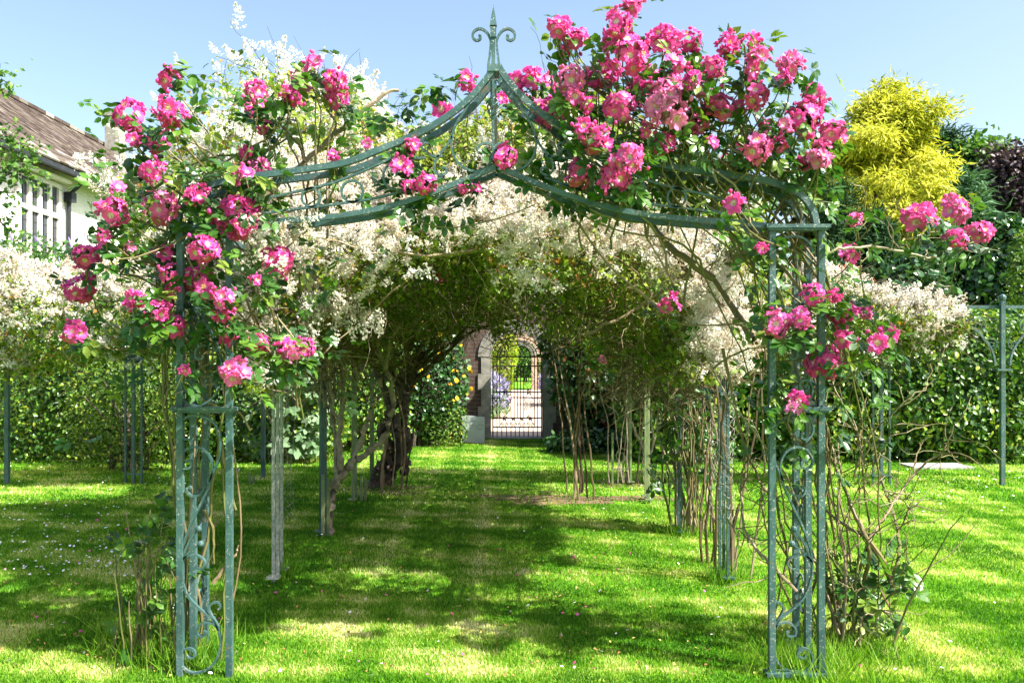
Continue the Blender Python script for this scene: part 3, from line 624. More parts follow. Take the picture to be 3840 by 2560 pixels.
# blossom
g = Geo()
def blossoms(g, n, s_lo, s_hi, y0, y1, t0, t1, up, size, dens=None):
    p, o, s, t = tunnel_pts(n, s_lo, s_hi, y0, y1, t0, t1)
    k = .6*lump(p, 5.3, 7.)+.25*lump(p, 2.1, 3.)+U(-.5,.5,n) > (-.1 if dens is None else dens); p = p[k]; o = o[k]
    z = nrm(o*.8+rng.normal(size=p.shape)*.55+A3(0,-.25,up))
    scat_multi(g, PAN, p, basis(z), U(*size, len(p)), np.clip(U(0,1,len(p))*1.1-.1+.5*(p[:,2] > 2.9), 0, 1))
blossoms(g, 620, -.06, .14, 5.7, 10.5, .05, .95, .5, (.10,.2), .1)
blossoms(g, 560, -.2, .06, 5.6, 7.4, .06, .44, .8, (.11,.23), -1)
blossoms(g, 420, -.16, .1, 5.8, 7.6, .0, .2, .4, (.11,.24), -1)
blossoms(g, 150, -.08, .05, 6.2, 9.5, .42, .78, .8, (.14,.28), -1)
blossoms(g, 950, 0, .6, 5.3, 5.85, .06, .95, -.1, (.08,.17), 0)
blossoms(g, 3600, .45, .9, 4.95, 5.4, .08, .92, -.4, (.07,.16), -.12)
blossoms(g, 500, .7, 1.02, 5.0, 5.4, .1, .9, -.9, (.08,.2), .1)
blossoms(g, 420, .5, 1.08, 5.3, 5.6, .06, .3, -.6, (.09,.19), -.1)
blossoms(g, 300, .1, .75, 5.4, 5.8, .08, .42, -.2, (.10,.22), -.6)
k = 34; pp = np.array([P(U(470,700), U(490,610), U(4.0,4.6)) for _ in range(k)]); scat_multi(g, PAN, pp, basis(rng.normal(size=(k,3))*.7+A3(.2,-.3,.2)), U(.07,.16,k))
k = 42; pp = np.array([P(U(640,860), U(600,740), U(5.0,5.6)) for _ in range(k)]); scat_multi(g, PAN, pp, basis(rng.normal(size=(k,3))*.6+A3(.2,-.3,-.6)), U(.09,.2,k))
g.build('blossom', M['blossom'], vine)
# twigs: front face, hanging fringe, inner lining, upright sprays on top
g = Geo()
def twigs(n, s_lo, s_hi, y0, y1, t0, t1, dfun, L, r, jit=.3, grav=0.):
    p, o, s, t = tunnel_pts(n, s_lo, s_hi, y0, y1, t0, t1)
    for a, b in zip(p, o):
        q = wander(a, dfun(b), U(*L), 7, jit, grav); g.tube(q, np.linspace(U(*r), .0015, 8), 4, 0)
rn = lambda: rng.normal(size=3)
twigs(900, .05, 1., 5.4, 6.1, .03, .97, lambda b: rn()+A3(0,-.3,.1), (.2,.55), (.002,.0045), .4)
twigs(1700, .82, 1.1, 5.3, 10.6, .03, .97, lambda b: rn()*.9+A3(0,-.1,-.5)-b*.2, (.15,.5), (.002,.0045), .45)
twigs(260, .85, 1.05, 5.3, 6.6, .1, .9, lambda b: rn()*.35+A3(0,-.1,-1), (.2,.6), (.002,.0035), .3)
twigs(900, .5, 1.05, 5.4, 8.5, .72, 1., lambda b: rn()*.8+A3(0,-.1,.5), (.2,.6), (.002,.006), .33)
twigs(350, .55, 1.05, 5.6, 8.5, 0, .22, lambda b: rn()*.7+A3(0,-.1,.6), (.3,1.), (.003,.008), .25)
twigs(900, -.05, .25, 5.6, 8., .1, .9, lambda b: rn()*.6+b+A3(0,-.2,.3), (.25,.65), (.002,.004), .28)
twigs(34, .6, 1., 5.4, 9., .15, .85, lambda b: A3(rng.normal(), -.3, .25*rng.normal()), (.9,1.8), (.008,.016), .18)
for q, r in (([(1230,470),(1290,510),(1350,560),(1440,600),(1500,680)], .012), ([(1520,560),(1600,640),(1680,730),(1740,790)], .02), ([(1340,770),(1440,720),(1550,640),(1640,560)], .012), ([(620,450),(700,560),(690,640),(640,720),(630,820)], .010),
             ([(560,690),(680,640),(760,580),(850,570)], .008), ([(690,740),(650,700),(640,640),(655,560)], .009), ([(1010,520),(1100,500),(1230,490),(1300,450)], .007)):
    g.tube(wob(spline(np.array([P(x, y, 5.45) for x, y in q]), 6), .008), np.linspace(r, r*.5, (len(q)-1)*6+1), 6, 0)
g.build('twigs', M['twig'], vine)
# its old trunk, twisted and dark, on the left
g = Geo(); b0 = G(880, 1118)
def trunk(g, pts, r0, r1, Y, sides=9, n=6, amp=.012, dy=0):
    c = wob(spline(np.array([P(x, y, Y+dy*i) for i, (x, y) in enumerate(pts)]), n), amp); k = len(c); g.tube(c, np.linspace(r0, r1, k)*(1+.18*np.sin(np.arange(k)*1.7)), sides)
Yb = b0[1]
for d in (-.07, -.04, 0, .03, .06, .09, .12): trunk(g, [(862+d*200,1122),(890+d*90,1075),(912+d*150,1030),(900+d*220,985),(915+d*90,930),(935-d*180,870),(960+d*300,800),(990+d*700,740)], U(.035,.055), .02, Yb+d, 8, 8, .016)
trunk(g, [(925,1085),(935,1050),(918,1020),(905,985)], .05, .045, Yb); trunk(g, [(905,985),(880,900),(860,820),(820,760),(760,700)], .055, .025, Yb)
trunk(g, [(915,930),(980,850),(1060,780),(1150,735)], .035, .015, Yb); trunk(g, [(925,900),(960,840),(1000,770),(1050,735)], .025, .012, Yb)
for i in range(16): trunk(g, [(930+rng.normal()*12,900+rng.normal()*15),(925+rng.normal()*30,850),(920+rng.normal()*70,800),(900+rng.normal()*130,735)], U(.012,.025), .006, Yb+U(-.6,.2), 6, 5, .02)
g.build('trunk', M['bark'], vine, smooth=True)
# pale forked stem
y = G(760,1228)[1]; r = thing('forked_stem', 'pale forked woody climber stem rising from the shaded lawn inside the left of the tunnel', 'climber', G(758,1228))
g = Geo()
trunk(g, [(752,1230),(762,1170),(776,1110),(800,1075),(820,1052)], .048, .034, y); trunk(g, [(780,1100),(785,1040),(792,960),(790,880),(782,800),(770,740)], .03, .018, y)
trunk(g, [(805,1072),(830,1000),(850,930),(875,870),(900,800),(925,740)], .03, .012, y); trunk(g, [(820,1055),(868,1010),(900,950),(905,880),(890,820),(860,760),(830,720)], .030, .014, y)
trunk(g, [(856,915),(890,895),(915,850)], .012, .006, y); trunk(g, [(775,1110),(768,1000),(764,900),(760,800)], .02, .015, y)
for i in range(26): x = 765+rng.normal()*20; trunk(g, [(x,980-U(0,100)),(x+rng.normal()*25,850),(x+rng.normal()*60,760),(x+rng.normal()*110,690)], U(.006,.014), .004, y+U(-.3,.3), 5, 5, .02)
g.build('stem', M['bark_pale'], r, smooth=True)
# clump of bare stems at the third right post
r = thing('bare_stem_clump', 'clump of bare upright rose stems at the third right post', 'climber', G(1590,1225)); y = G(1590,1225)[1]; g = Geo()
for i in range(34):
    x0 = 1588+rng.normal()*24; x1 = x0+rng.normal()*26+4*rng.normal(); x2 = x1+rng.normal()*45-8
    trunk(g, [(x0,1225+rng.normal()*6),((x0+x1)/2+rng.normal()*6,1120),(x1,1000),((x1+x2)/2+rng.normal()*12,870),(x2,760),(x2+rng.normal()*40,660)], U(.005,.013), .004, y+U(-.18,.18), 6, 5, .008)
g.build('stems', M['cane'], r); g = Geo(); k = 160; pp = np.array([P(U(1500,1680), U(780,1130), y+U(-.2,.2)) for _ in range(k)]); scat_multi(g, COMP, pp, basis(rng.normal(size=(k,3))*.6+A3(.3,-.4,.7)), U(.09,.14,k)); g.build('foliage', M['rose_leaf'], r)
r = thing('bare_stem_clump', 'thin twisting stems beside the last right arch of the tunnel', 'climber', G(1480,1112)); y = G(1480,1112)[1]; g = Geo()
trunk(g, [(1490,1110),(1487,1060),(1478,1020),(1455,990),(1440,960),(1430,900)], .025, .012, y); trunk(g, [(1490,1100),(1500,1000),(1490,900),(1470,800)], .016, .01, y)
for i in range(10): x = 1450+rng.normal()*30; trunk(g, [(x,1108),(x+rng.normal()*8,980),(x+rng.normal()*25,860),(x+rng.normal()*50,760)], U(.006,.012), .005, y+U(-.2,.2), 5, 5, .01)
g.build('stems', M['bark_pale'], r)
for px, n_, Yc, lab in ((1330,9,9.6,'slender dark stems rising into the canopy just right of the gate'),(1680,10,6.3,'slender stems rising beside the netted second right post'),(945,6,10.1,'slender dark stems rising into the canopy behind the gnarled trunk')):
    r = thing('slender_stems', lab, 'climber', P(px,900,Yc)*A3(1,1,0)); g = Geo()
    for i in range(n_):
        b = P(px+rng.normal()*28,900,Yc)*A3(1,1,0)+A3(0,U(-.4,.4),0); e = b+A3(rng.normal()*.2,rng.normal()*.2,2.1); g.tube(wob(bez(b, b+A3(rng.normal()*.06,0,.7), e-A3(rng.normal()*.15,0,.7), e, 16), .012), np.linspace(U(.008,.016), .005, 16), 5)
    g.build('stems', M['twig'], r)
# pink rose further back, flowering through the vine
rb = thing('climbing_rose', 'sparse pink rose flowering through the white vine behind the front arch', 'rose', (0, 5.9, 2.5), 'pink climbing roses')
cb = [put_cluster(rb, x, y, d, 5.45+U(0,.3)) for x, y, d in BACK]
gs = Geo()
for p, r in cb: stems(gs, [(wob(bez(p+A3(0,.4,-.35), p+A3(rng.normal()*.1,.3,-.2), p+A3(rng.normal()*.1,.15,-.1), p, 8), .006), .005, .003)])
gs.build('canes', M['cane'], rb); gf = Geo(); rose_leaves(gf, cb, 7, .1); gf.build('foliage', M['rose_leaf'], rb)
# blossom mounds on the side pergola
def mound(name, label, x0, x1, yc, prof_top, prof_bot, ry, nl, nb, ntw, loc, leafm='vine_leaf'):
    r = thing(name, label, 'climber', loc); g = Geo()
    def pts(n, front=.6, top=0.):
        x = U(x0, x1, n); zt = np.interp(x, *prof_top); zb = np.interp(x, *prof_bot); zt = zt+.14*lump(np.column_stack([x, x*0, x*0]), 2.6, 3)
        a = U(-.2, 1., n)*PI/2 if not top else U(top, 1., n)*PI/2; s = np.sqrt(U(.45,1,n)); zc = (zt+zb)/2; h = (zt-zb)/2
        ang = U(-.5*PI, .62*PI, n); q = np.column_stack([x, yc-ry*s*np.cos(ang), zc+h*s*np.sin(ang)]); q += .1*lump(q, 2.5, 1.)[:,None]*A3(.5,-1,.6)
        return q, np.column_stack([0*x, -np.cos(ang), np.sin(ang)]), (q[:,2]-zb)/(zt-zb)
    p, o, h = pts(nl); nn = nrm(rng.normal(size=p.shape)*.6+o*.6+A3(.2,-.2,.3)); g.scatter(LEAF, p+o*U(0,.1,nl)[:,None], basis(nn), U(.035,.07,nl), 0)
    g.build('foliage', M[leafm], r); g = Geo()
    p, o, h = pts(nb); k = h+.25*lump(p, 2., 2.) > U(.1,.75,nb); p = p[k]; o = o[k]
    scat_multi(g, PAN, p+o*.04, basis(nrm(o+rng.normal(size=p.shape)*.5+A3(.1,-.1,.4))), U(.12,.26,len(p))); g.build('blossom', M['blossom'], r)
    g = Geo(); p, o, h = pts(ntw)
    for a, b in zip(p, o): g.tube(wander(a, b+rng.normal(size=3)*.6, U(.2,.6), 6, .3), np.linspace(.005, .0015, 7), 4)
    g.build('twigs', M['twig'], r)
mound('russian_vine', 'white blossom mass of vine over the left side pergola', -7.6, -2.2, 10.3, ([-7.6,-6,-5,-4,-3,-2.2],[2.65,2.7,2.62,2.7,2.85,2.9]), ([-7.6,-6,-5,-4,-3,-2.2],[1.35,1.3,1.45,1.6,1.8,1.8]), .75, 15000, 3000, 500, (-5,10.3,0))
mound('russian_vine', 'dry cream blossom mass of vine over the right side pergola', 2.0, 5.4, 10.3, ([2,3,3.8,4.4,4.9,5.4],[2.6,2.58,2.55,2.45,2.3,2.0]), ([2,3,3.8,4.4,4.9,5.4],[1.5,1.5,1.45,1.5,1.65,1.85]), .55, 11000, 1050, 900, (4,10.3,0))

# ------------------------------------------------------------------ hedges, shrubs, trees
def shrub_pts(n, c, rad, lumps=.16, f=1.4, k=0., zmin=.02, depth=.4, sq=2.6):
    d = nrm(rng.normal(size=(n, 3))); d[:, 2] = np.where(d[:,2] < -.93, -d[:,2], d[:,2])
    m = (np.abs(d)**sq).sum(1)**(1/sq); d2 = d/m[:,None]
    s = 1-depth*U(0,1,n)**2; p = np.asarray(c)+d2*np.asarray(rad)*(s*(1+lumps*lump(d2*np.asarray(rad)+np.asarray(c), f, k)))[:,None]
    ok = p[:,2] > zmin; return p[ok], d[ok]
def shrub(name, label, cat, c, rad, n, tpl, size, m, group=None, parts=None, up=.35, tip=-.4, nj=.65, part='foliage', stem=True, **kw):
    c = np.asarray(c, float); r = thing(name, label, cat, (c[0], c[1], 0), group)
    p, d = shrub_pts(n, c, rad, **kw); g = Geo()
    g.scatter(tpl, p, basis(nrm(d*.7+rng.normal(size=p.shape)*nj+A3(.1,-.1,up)), d*.6+rng.normal(size=p.shape)*.6+A3(0,0,tip)), U(*size, len(p)))
    g.build(part, m, r)
    if stem:
        g = Geo()
        for i in range(14):
            a = A3(c[0]+rng.normal()*rad[0]*.3, c[1]+rng.normal()*rad[1]*.3, 0); e = c+nrm(rng.normal(size=3)+A3(0,0,.5))*np.asarray(rad)*.8
            g.tube(wob(bez(a, a+A3(0,0,c[2]*.5), (a+e)/2+A3(0,0,.2), e, 10), .02), np.linspace(.03, .008, 10), 5)
        g.build('stems', M['bark'], r)
    return r
M['laurel'] = leafmat('laurel_leaf', [(0,(.015,.05,.010)),(.45,(.045,.13,.016)),(.8,(.12,.24,.02)),(1,(.28,.34,.03))], .22, .36, .4)
M['hedge'] = leafmat('hedge_leaf', [(0,(.03,.075,.01)),(.5,(.085,.17,.018)),(.9,(.17,.26,.03)),(1,(.28,.28,.04))], .35, .5, .3)
M['dark_leaf'] = leafmat('dark_shrub_leaf', [(0,(.014,.045,.012)),(.6,(.03,.085,.02)),(.93,(.06,.13,.025)),(.97,(.22,.05,.035)),(1,(.25,.06,.04))], .18, .28, .5)
M['rhodo'] = leafmat('glossy_leaf', [(0,(.015,.05,.012)),(.6,(.03,.095,.022)),(1,(.08,.17,.05))], .2, .25, .6)
M['buddleia'] = leafmat('buddleia_leaf', [(0,(.03,.10,.02)),(.6,(.08,.18,.04)),(1,(.15,.26,.07))], .35, .6, .2)
M['purple'] = plain('purple_flower', (.36,.26,.62), (.25,.16,.5), 20, .8, 0)
M['yellow'] = plain('yellow_flower', (.80,.45,.02), (.7,.32,.01), 20, .8, 0)
for i, (x, yc, rx, rz, lab) in enumerate(((-6.2,13.0,1.9,1.35,'leafy green hedge bush below the white blossom at the far left'),(-3.9,13.1,1.6,1.3,'low dense hedge bush behind the left side pergola'))):
    shrub('hedge_bush', lab, 'hedge', (x,yc,rz*.75), (rx,.95,rz), 22000, LEAF, (.05,.085), M['laurel'], 'hedge bushes on the left', depth=.5, stem=False)
shrub('hedge_bush', 'small twiggy bush with yellow green leaves in front of the left hedge', 'hedge', (-5.1,11.5,.75), (.75,.55,.75), 3500, LEAF, (.04,.065), M['hedge'], 'hedge bushes on the left', depth=.6)
for i, (x, rx, rz, lab) in enumerate(((2.9,1.0,1.05,'dark laurel hedge section nearest the tunnel on the right'),(4.7,1.35,1.15,'glossy laurel hedge section behind the three slim posts'),(6.9,1.6,1.2,'glossy laurel hedge section behind the post with the ball finial'))):
    shrub('laurel_hedge', lab, 'hedge', (x,13.1,rz*.85), (rx,.95,rz), 17000, OVAL, (.065,.115), M['laurel'], 'laurel hedge on the right', depth=.45, sq=3.2, stem=False)
# buddleia behind the left hedge
for (x, y0, z, rx, rz, lab) in ((-7.6,14.6,1.75,1.3,1.7,'tall buddleia with purple flower spikes below the house window'),(-5.6,14.8,1.95,1.4,1.9,'green buddleia behind the blossom, right of the purple spikes')):
    r = shrub('buddleia', lab, 'shrub', (x,y0,z), (rx,1.0,rz), 6500, LONG, (.12,.22), M['buddleia'], 'buddleias behind the hedge', tip=-.2, depth=.5)
    if x < -7:
        for i in range(34):
            p = A3(x+rng.normal()*.8, y0-U(.2,.9), z+rz*U(.5,1.02)); d = nrm(rng.normal(size=3)*.4+A3(0,-.1,1)); g = Geo()
            g.tube(np.array([p, p+d*.07, p+d*.15, p+d*.22]), [.014,.02,.014,.003], 7); g.build('flower_spike', M['purple'], r)
# shrubs by the gate
ys = shrub('yellow_flowering_shrub', 'tall shrub dotted with yellow flowers left of the gate', 'shrub', (-1.45,14.9,1.1), (.78,.6,1.15), 7000, OVAL, (.06,.11), M['rhodo'], depth=.5)  # darker glossy leaf material puts this shrub's partial shade into its colour
p, d = shrub_pts(150, (-1.3,14.85,1.15), (.8,.62,1.15)); k = (p[:,1] < 15) & (p[:,2] > .8); p = p[k]; g = Geo()
g.scatter(DISC, p, basis(nrm(rng.normal(size=p.shape)*.6+A3(.2,-1,.4))), U(.025,.045,len(p))); g.build('flowers', M['yellow'], ys)
shrub('dark_shrub', 'dark red tipped evergreen shrub right of the gate', 'shrub', (2.35,14.6,1.5), (1.5,.85,1.75), 13000, OVAL, (.09,.15), M['dark_leaf'], depth=.5)  # real shrub, made taller and wider to cast shade over the gateway
shrub('dark_shrub', 'low dark ground cover at the foot of the evergreen shrub', 'shrub', (1.75,13.75,.15), (1.0,.45,.22), 1500, OVAL, (.07,.11), M['rhodo'], stem=False)
shrub('dark_shrub', 'dark leafy bush behind the gnarled trunk on the left', 'shrub', (-2.5,14.2,1.0), (1.1,.7,1.2), 6000, LEAF, (.06,.10), M['laurel'], depth=.5)
shrub('low_shrub', 'low bright green bush hanging over the stone plaque', 'shrub', (-.98,14.6,.33), (.4,.3,.42), 1200, LEAF, (.04,.065), M['hedge'], stem=False)
# plume poppies: large pale lobed leaves
M['plume'] = leafmat('plume_poppy_leaf', [(0,(.12,.22,.10)),(.6,(.22,.34,.19)),(1,(.32,.42,.28))], .4, .6, .2)
M['plume_fl'] = plain('plume_flower', (.55,.40,.22), (.4,.28,.14), 30, .9, 0)
def lobed():
    th = np.linspace(-PI*.92, PI*.92, 29); r = .5*(1+.28*np.cos(th*7))*(1-.06*np.abs(th)); V = [[0,0,0]]+[[r[i]*math.sin(th[i]), r[i]*math.cos(th[i]), .07*math.sin(th[i]*3.5)-.12*r[i]] for i in range(29)]
    return T(V, [[0,i,i+1,min(i+2,29)] for i in range(1,29,2)])
LOB = lobed()
for x0, x1, y, lab in ((560,640,12.6,'plume poppy with large pale lobed leaves beside the netted left post'),(650,745,12.4,'plume poppy with large pale lobed leaves left of the forked stem'),(480,560,13.0,'plume poppy with pale lobed leaves behind the front left pillar')):
    xm = (x0+x1)/2; r = thing('plume_poppy', lab, 'plant', P(xm,1050,y)*A3(1,1,0), 'plume poppies'); g = Geo(); gs = Geo(); gp = Geo()
    for i in range(7):
        b = P(U(x0,x1),1050,y)*A3(1,1,0)+A3(0,U(-.2,.2),0); h = U(1.0,1.8); s = wob(bez(b, b+A3(0,0,h*.4), b+A3(rng.normal()*.1,0,h*.7), b+A3(rng.normal()*.15,0,h), 10), .01); gs.tube(s, np.linspace(.012,.005,10), 5)
        k = 16; q = s[rng.integers(1, 10, k)]; d = nrm(rng.normal(size=(k,3))*A3(1,1,.2)+A3(0,-.5,0)); g.scatter(LOB, q+d*U(.05,.2,k)[:,None], basis(nrm(rng.normal(size=(k,3))*.35+A3(.2,-.75,.55)), d+A3(0,0,-.5)), U(.14,.32,k))
        if i < 3: scat_multi(gp, PAN, np.repeat(s[-1:],5,0)+rng.normal(size=(5,3))*.05, basis(rng.normal(size=(5,3))*.3+A3(0,0,1)), .25)
    gs.build('stems', M['cane'], r); g.build('foliage', M['plume'], r); gp.build('flower_plumes', M['plume_fl'], r)
shrub('hedge_bush', 'leafy green bush behind the plume poppies', 'hedge', (-3.3,14.0,1.1), (1.4,.7,1.3), 6500, LEAF, (.06,.10), M['laurel'], 'hedge bushes on the left', depth=.5)

# trees on the right
def limb_tree(r, base, h, spread, m, r0=.22):
    g = Geo(); top = np.asarray(base)+A3(0,0,h); g.tube(wob(np.linspace(base, top, 14), .03), np.linspace(r0, .03, 14), 9)
    for i in range(18):
        a = np.asarray(base)+A3(0,0,h*U(.25,.9)); d = nrm(A3(*rng.normal(size=2), U(.1,.6))); g.tube(wander(a, d, spread*U(.5,.95), 7, .15, .05), np.linspace(r0*.35, .01, 8), 5)
    g.build('trunk', m, r)
def crown(r, c, rad, nclump, nper, tpl, size, m, clump_r=.35, droop=-.3, shape='egg', up=.5, lumps=.15, nj=.7, outward=.6, part='crown', kk=0., aspect=None):
    c = np.asarray(c, float); rad = np.asarray(rad, float); d = nrm(rng.normal(size=(nclump,3))); d[:,2] = np.where(d[:,2] < -.75, -d[:,2], d[:,2])
    s = 1-.45*U(0,1,nclump)**2
    w = np.ones(nclump) if shape == 'egg' else np.clip(1.05-.75*np.clip(d[:,2],-.3,1)**1., .2, 1.2)
    cen = c+d*rad*(s*(1+lumps*lump(d*rad, 1.3, kk)))[:,None]*np.column_stack([w,w,np.ones(nclump)])
    n = nclump*nper; i = np.repeat(np.arange(nclump), nper); off = rng.normal(size=(n,3))*clump_r*U(.5,1.2,nclump)[i][:,None]*A3(1,1,.6)
    p = cen[i]+off; dd = d[i]; g = Geo(); tipd = dd*outward+nrm(off)*.6+rng.normal(size=(n,3))*.35+A3(0,0,droop)
    var = np.clip(U(0,1,n)*.6+U(0,.4,nclump)[i], 0, 1)
    sc = U(*size, n); sc = sc if aspect is None else np.column_stack([sc*aspect, sc, sc])
    g.scatter(tpl, p, basis(nrm(dd*.5+rng.normal(size=(n,3))*nj+A3(.1,-.1,up)), tipd), sc, 0, var); g.build(part, m, r)
M['golden'] = leafmat('golden_conifer_spray', [(0,(.15,.20,.015)),(.35,(.38,.40,.03)),(.75,(.64,.62,.07)),(1,(.80,.76,.20))], .3, .7, .1, (1.1,1.1,.6))
M['yew'] = leafmat('dark_conifer_spray', [(0,(.012,.04,.014)),(.6,(.025,.075,.025)),(1,(.05,.12,.035))], .12, .7, .15)
M['greycon'] = leafmat('grey_green_conifer_spray', [(0,(.04,.10,.05)),(.6,(.08,.17,.085)),(1,(.13,.23,.12))], .15, .7, .15)
M['tree_leaf'] = leafmat('green_tree_leaf', [(0,(.025,.075,.015)),(.6,(.06,.15,.02)),(1,(.14,.24,.03))], .35, .45, .3)
M['purple_leaf'] = leafmat('purple_beech_leaf', [(0,(.018,.012,.016)),(.6,(.05,.03,.04)),(.95,(.09,.05,.06)),(1,(.10,.14,.03))], .2, .45, .3)
def tree(name, label, c, rad, h, m, args, group='trees beyond the garden', r0=.22, cat='tree'):
    r = thing(name, label, cat, (c[0], c[1], 0), group); limb_tree(r, (c[0], c[1], 0), h, max(rad[0],.5), M['bark'], r0); crown(r, c, rad, m=m, **args); return r
tc = P(2015,470,19.5)
tree('golden_conifer', 'bright golden yellow conifer with a rounded top behind the right of the arch', tc-A3(.0,0,.45), (1.5,1.4,2.65), tc[2]+1., M['golden'], dict(nclump=330, nper=170, tpl=LONG, size=(.11,.25), clump_r=.20, droop=-.2, outward=.55, up=.5, lumps=.34, aspect=.7))
tc = P(1930,540,17.6); tree('dark_yew', 'dark upright yew in front of the golden conifer', tc-A3(.15,0,1.9), (.62,.6,2.9), tc[2]+.2, M['yew'], dict(nclump=420, nper=36, tpl=LONG, size=(.10,.22), clump_r=.12, droop=.5, outward=.6, aspect=.5))
tc = P(2010,640,17.2); tree('dark_yew', 'short dark green yew column below the golden conifer', tc-A3(0,0,.4), (.5,.5,1.9), tc[2], M['yew'], dict(nclump=300, nper=36, tpl=LONG, size=(.10,.2), clump_r=.11, droop=.5, aspect=.5))
for (px, py, Y, rx, rz, m, nm, lab) in ((2040,400,27,2.0,2.2,'yew','dark_conifer','dark conifer whose tip shows just above the golden conifer'),(2155,440,27,1.8,2.3,'yew','dark_conifer','dark feathery conifer right of the golden conifer'),(2185,520,22,1.1,1.9,'greycon','grey_conifer','grey green conifer between the golden conifer and the purple beech')):
    tc = P(px,py,Y); tree(nm, lab, tc-A3(0,0,.6), (rx,rx,rz), tc[2]+1.4, M[m], dict(nclump=420, nper=34, tpl=LONG, size=(.18,.42), clump_r=.25, droop=-.15, outward=.9, shape='cone', lumps=.3, aspect=.55))
tc = P(2262,445,26); tree('green_tree', 'leafy green deciduous tree left of the purple beech', tc, (1.15,1.1,1.75), tc[2]+1.2, M['tree_leaf'], dict(nclump=240, nper=30, tpl=OVAL, size=(.12,.22), clump_r=.3, lumps=.3))
tc = P(2350,462,24); tree('purple_beech', 'dark purple beech at the right edge', tc, (1.0,1.0,1.7), tc[2]+1., M['purple_leaf'], dict(nclump=260, nper=30, tpl=OVAL, size=(.10,.18), clump_r=.28, lumps=.3))
for (px, py, Y, rx, rz, nl, lab) in ((2300,640,17,1.1,1.15,5200,'dark glossy rhododendron at the right edge behind the ball finial'),(2190,640,17.5,.95,1.0,4500,'dark glossy rhododendron right of the short yew'),(2080,690,16,.8,.8,2500,'dark glossy bush below the golden conifer')):
    tc = P(px,py,Y); r = shrub('rhododendron', lab, 'shrub', tc-A3(0,0,.35), (rx,.9,rz+.4), nl, OVAL, (.12,.2), M['rhodo'], 'rhododendrons behind the laurel', depth=.5, zmin=.3)
tc = P(2345,575,15.5); shrub('yellow_green_shrub', 'yellow green sprig at the right edge above the laurel', 'shrub', tc-A3(-.1,0,.5), (.28,.3,.85), 900, LEAF, (.06,.11), M['hedge'], stem=False)
tc = P(1935,640,14.6); shrub('red_tipped_shrub', 'red tipped shrub just right of the top of the right pillar', 'shrub', tc-A3(0,0,.5), (.55,.4,.75), 900, LONG, (.10,.17), leafmat('red_tip_leaf', [(0,(.06,.10,.02)),(.45,(.10,.14,.02)),(.6,(.35,.05,.03)),(1,(.5,.10,.06))], .35), up=.2, tip=.5)
# trees reaching in from outside the left edge
r = thing('overhanging_tree', 'small leaved tree reaching in from the left edge in front of the house', 'tree', (-6.9,9.2,0)); g = Geo(); g.tube(wob(np.linspace(A3(-6.9,9.2,0), A3(-6.5,9.2,5.6), 12), .02), np.linspace(.12,.03,12), 8); gl = Geo()
for q in ([(-160,520),(-60,430),(10,360),(50,330),(75,345)], [(-160,430),(-40,330),(10,310),(45,320)], [(-150,560),(-50,450),(20,400),(70,400),(100,425)], [(-160,600),(-60,480),(0,440),(30,460)], [(-150,280),(-60,220),(0,185),(18,195)], [(-140,520),(-30,500),(10,520),(20,560)], [(-120,450),(-20,390),(40,385),(60,372)]):
    c = spline(np.array([P(x, y, 9.2+.1*i) for i, (x, y) in enumerate(q)]), 5); g.tube(c, np.linspace(.018,.004,len(c)), 5); k = 95
    p = c[rng.integers(len(c)//3, len(c), k)]+rng.normal(size=(k,3))*.085; gl.scatter(LEAF, p, basis(rng.normal(size=(k,3))*.6+A3(.2,-.4,.6), rng.normal(size=(k,3))+A3(0,0,-.7)), U(.05,.095,k))
g.build('trunk', M['bark'], r); gl.build('crown', M['tree_leaf'], r)

# ------------------------------------------------------------------ house
def tile_mat():
    m, t, b = mat('roof_tiles', .85, .2); a = N(t, 'ShaderNodeAttribute', _attribute_name='var')
    c = ramp(t, a.outputs['Fac'], [(0,(.03,.021,.017)),(.45,(.062,.044,.035)),(.8,(.11,.088,.072)),(1,(.34,.31,.27))]); nz = noise(t, 1.3, 6)
    c = mix(t, ramp(t, nz, [(.52,(0,0,0)),(.72,(.6,)*3)]), c, (.15,.125,.085)); t.links.new(c, b.inputs['Base Color']); return m
def wall_mat(name, c1, c2, sc=1.5):
    m, t, b = mat(name, .9, .2); n1 = noise(t, sc, 6); n2 = noise(t, sc*14, 4)
    c = mix(t, ramp(t, n2, [(.4,(.35,)*3),(.65,(0,0,0))]), ramp(t, n1, [(.35,c2),(.65,c1)]), tuple(x*.6 for x in c2)); t.links.new(c, b.inputs['Base Color']); bump(t, b, n2, .4, .02); return m
h = thing('house', 'large pale stone house with brown tiled roof and mullioned window at the left', 'house', (-9, 18, 0))
g = Geo(); g.box((-12.2, 18, 2.65), (6.4, 18, 5.3)); g.prism([(-15.4,5.3),(-9,5.3),(-12.2,7.75)], 26.7, 27.0); g.build('wall', wall_mat('pale_render', (.86,.84,.80), (.75,.72,.66)), h)
rf = Geo(); E = A3(-8.55, 5.28); Rg = A3(-12.2, 7.94); sl_ = np.linalg.norm(Rg-E); dx, dz = (Rg-E)/sl_
nx, nz_ = dz*-1*-1, -dx   # outward normal in xz
nc = 30
for i in range(nc):
    st = i*sl_/nc; cl_ = sl_/nc*1.5; big = i < 5; w = .34 if big else .17; k = int(18.4/w)
    ys = 8.8+np.arange(k)*w+(i % 2)*w/2
    for y in ys:
        lift = U(.0,.012)+.02; c = np.array([E[0]+dx*(st+cl_/2)+nz_*0, y, E[1]+dz*(st+cl_/2)])
        R = np.array([[dx,0,-dz],[0,1,0],[dz,0,dx]]); R[:,2] = [dz, 0, -dx]
        rf.box(c+R[:,2]*(lift+.004*(i%2)), (cl_, w*.94, .035 if big else .018), R*A3(1,1,1), 0, np.clip((U(.55,1.) if big else U(0,.85)), 0, 1))
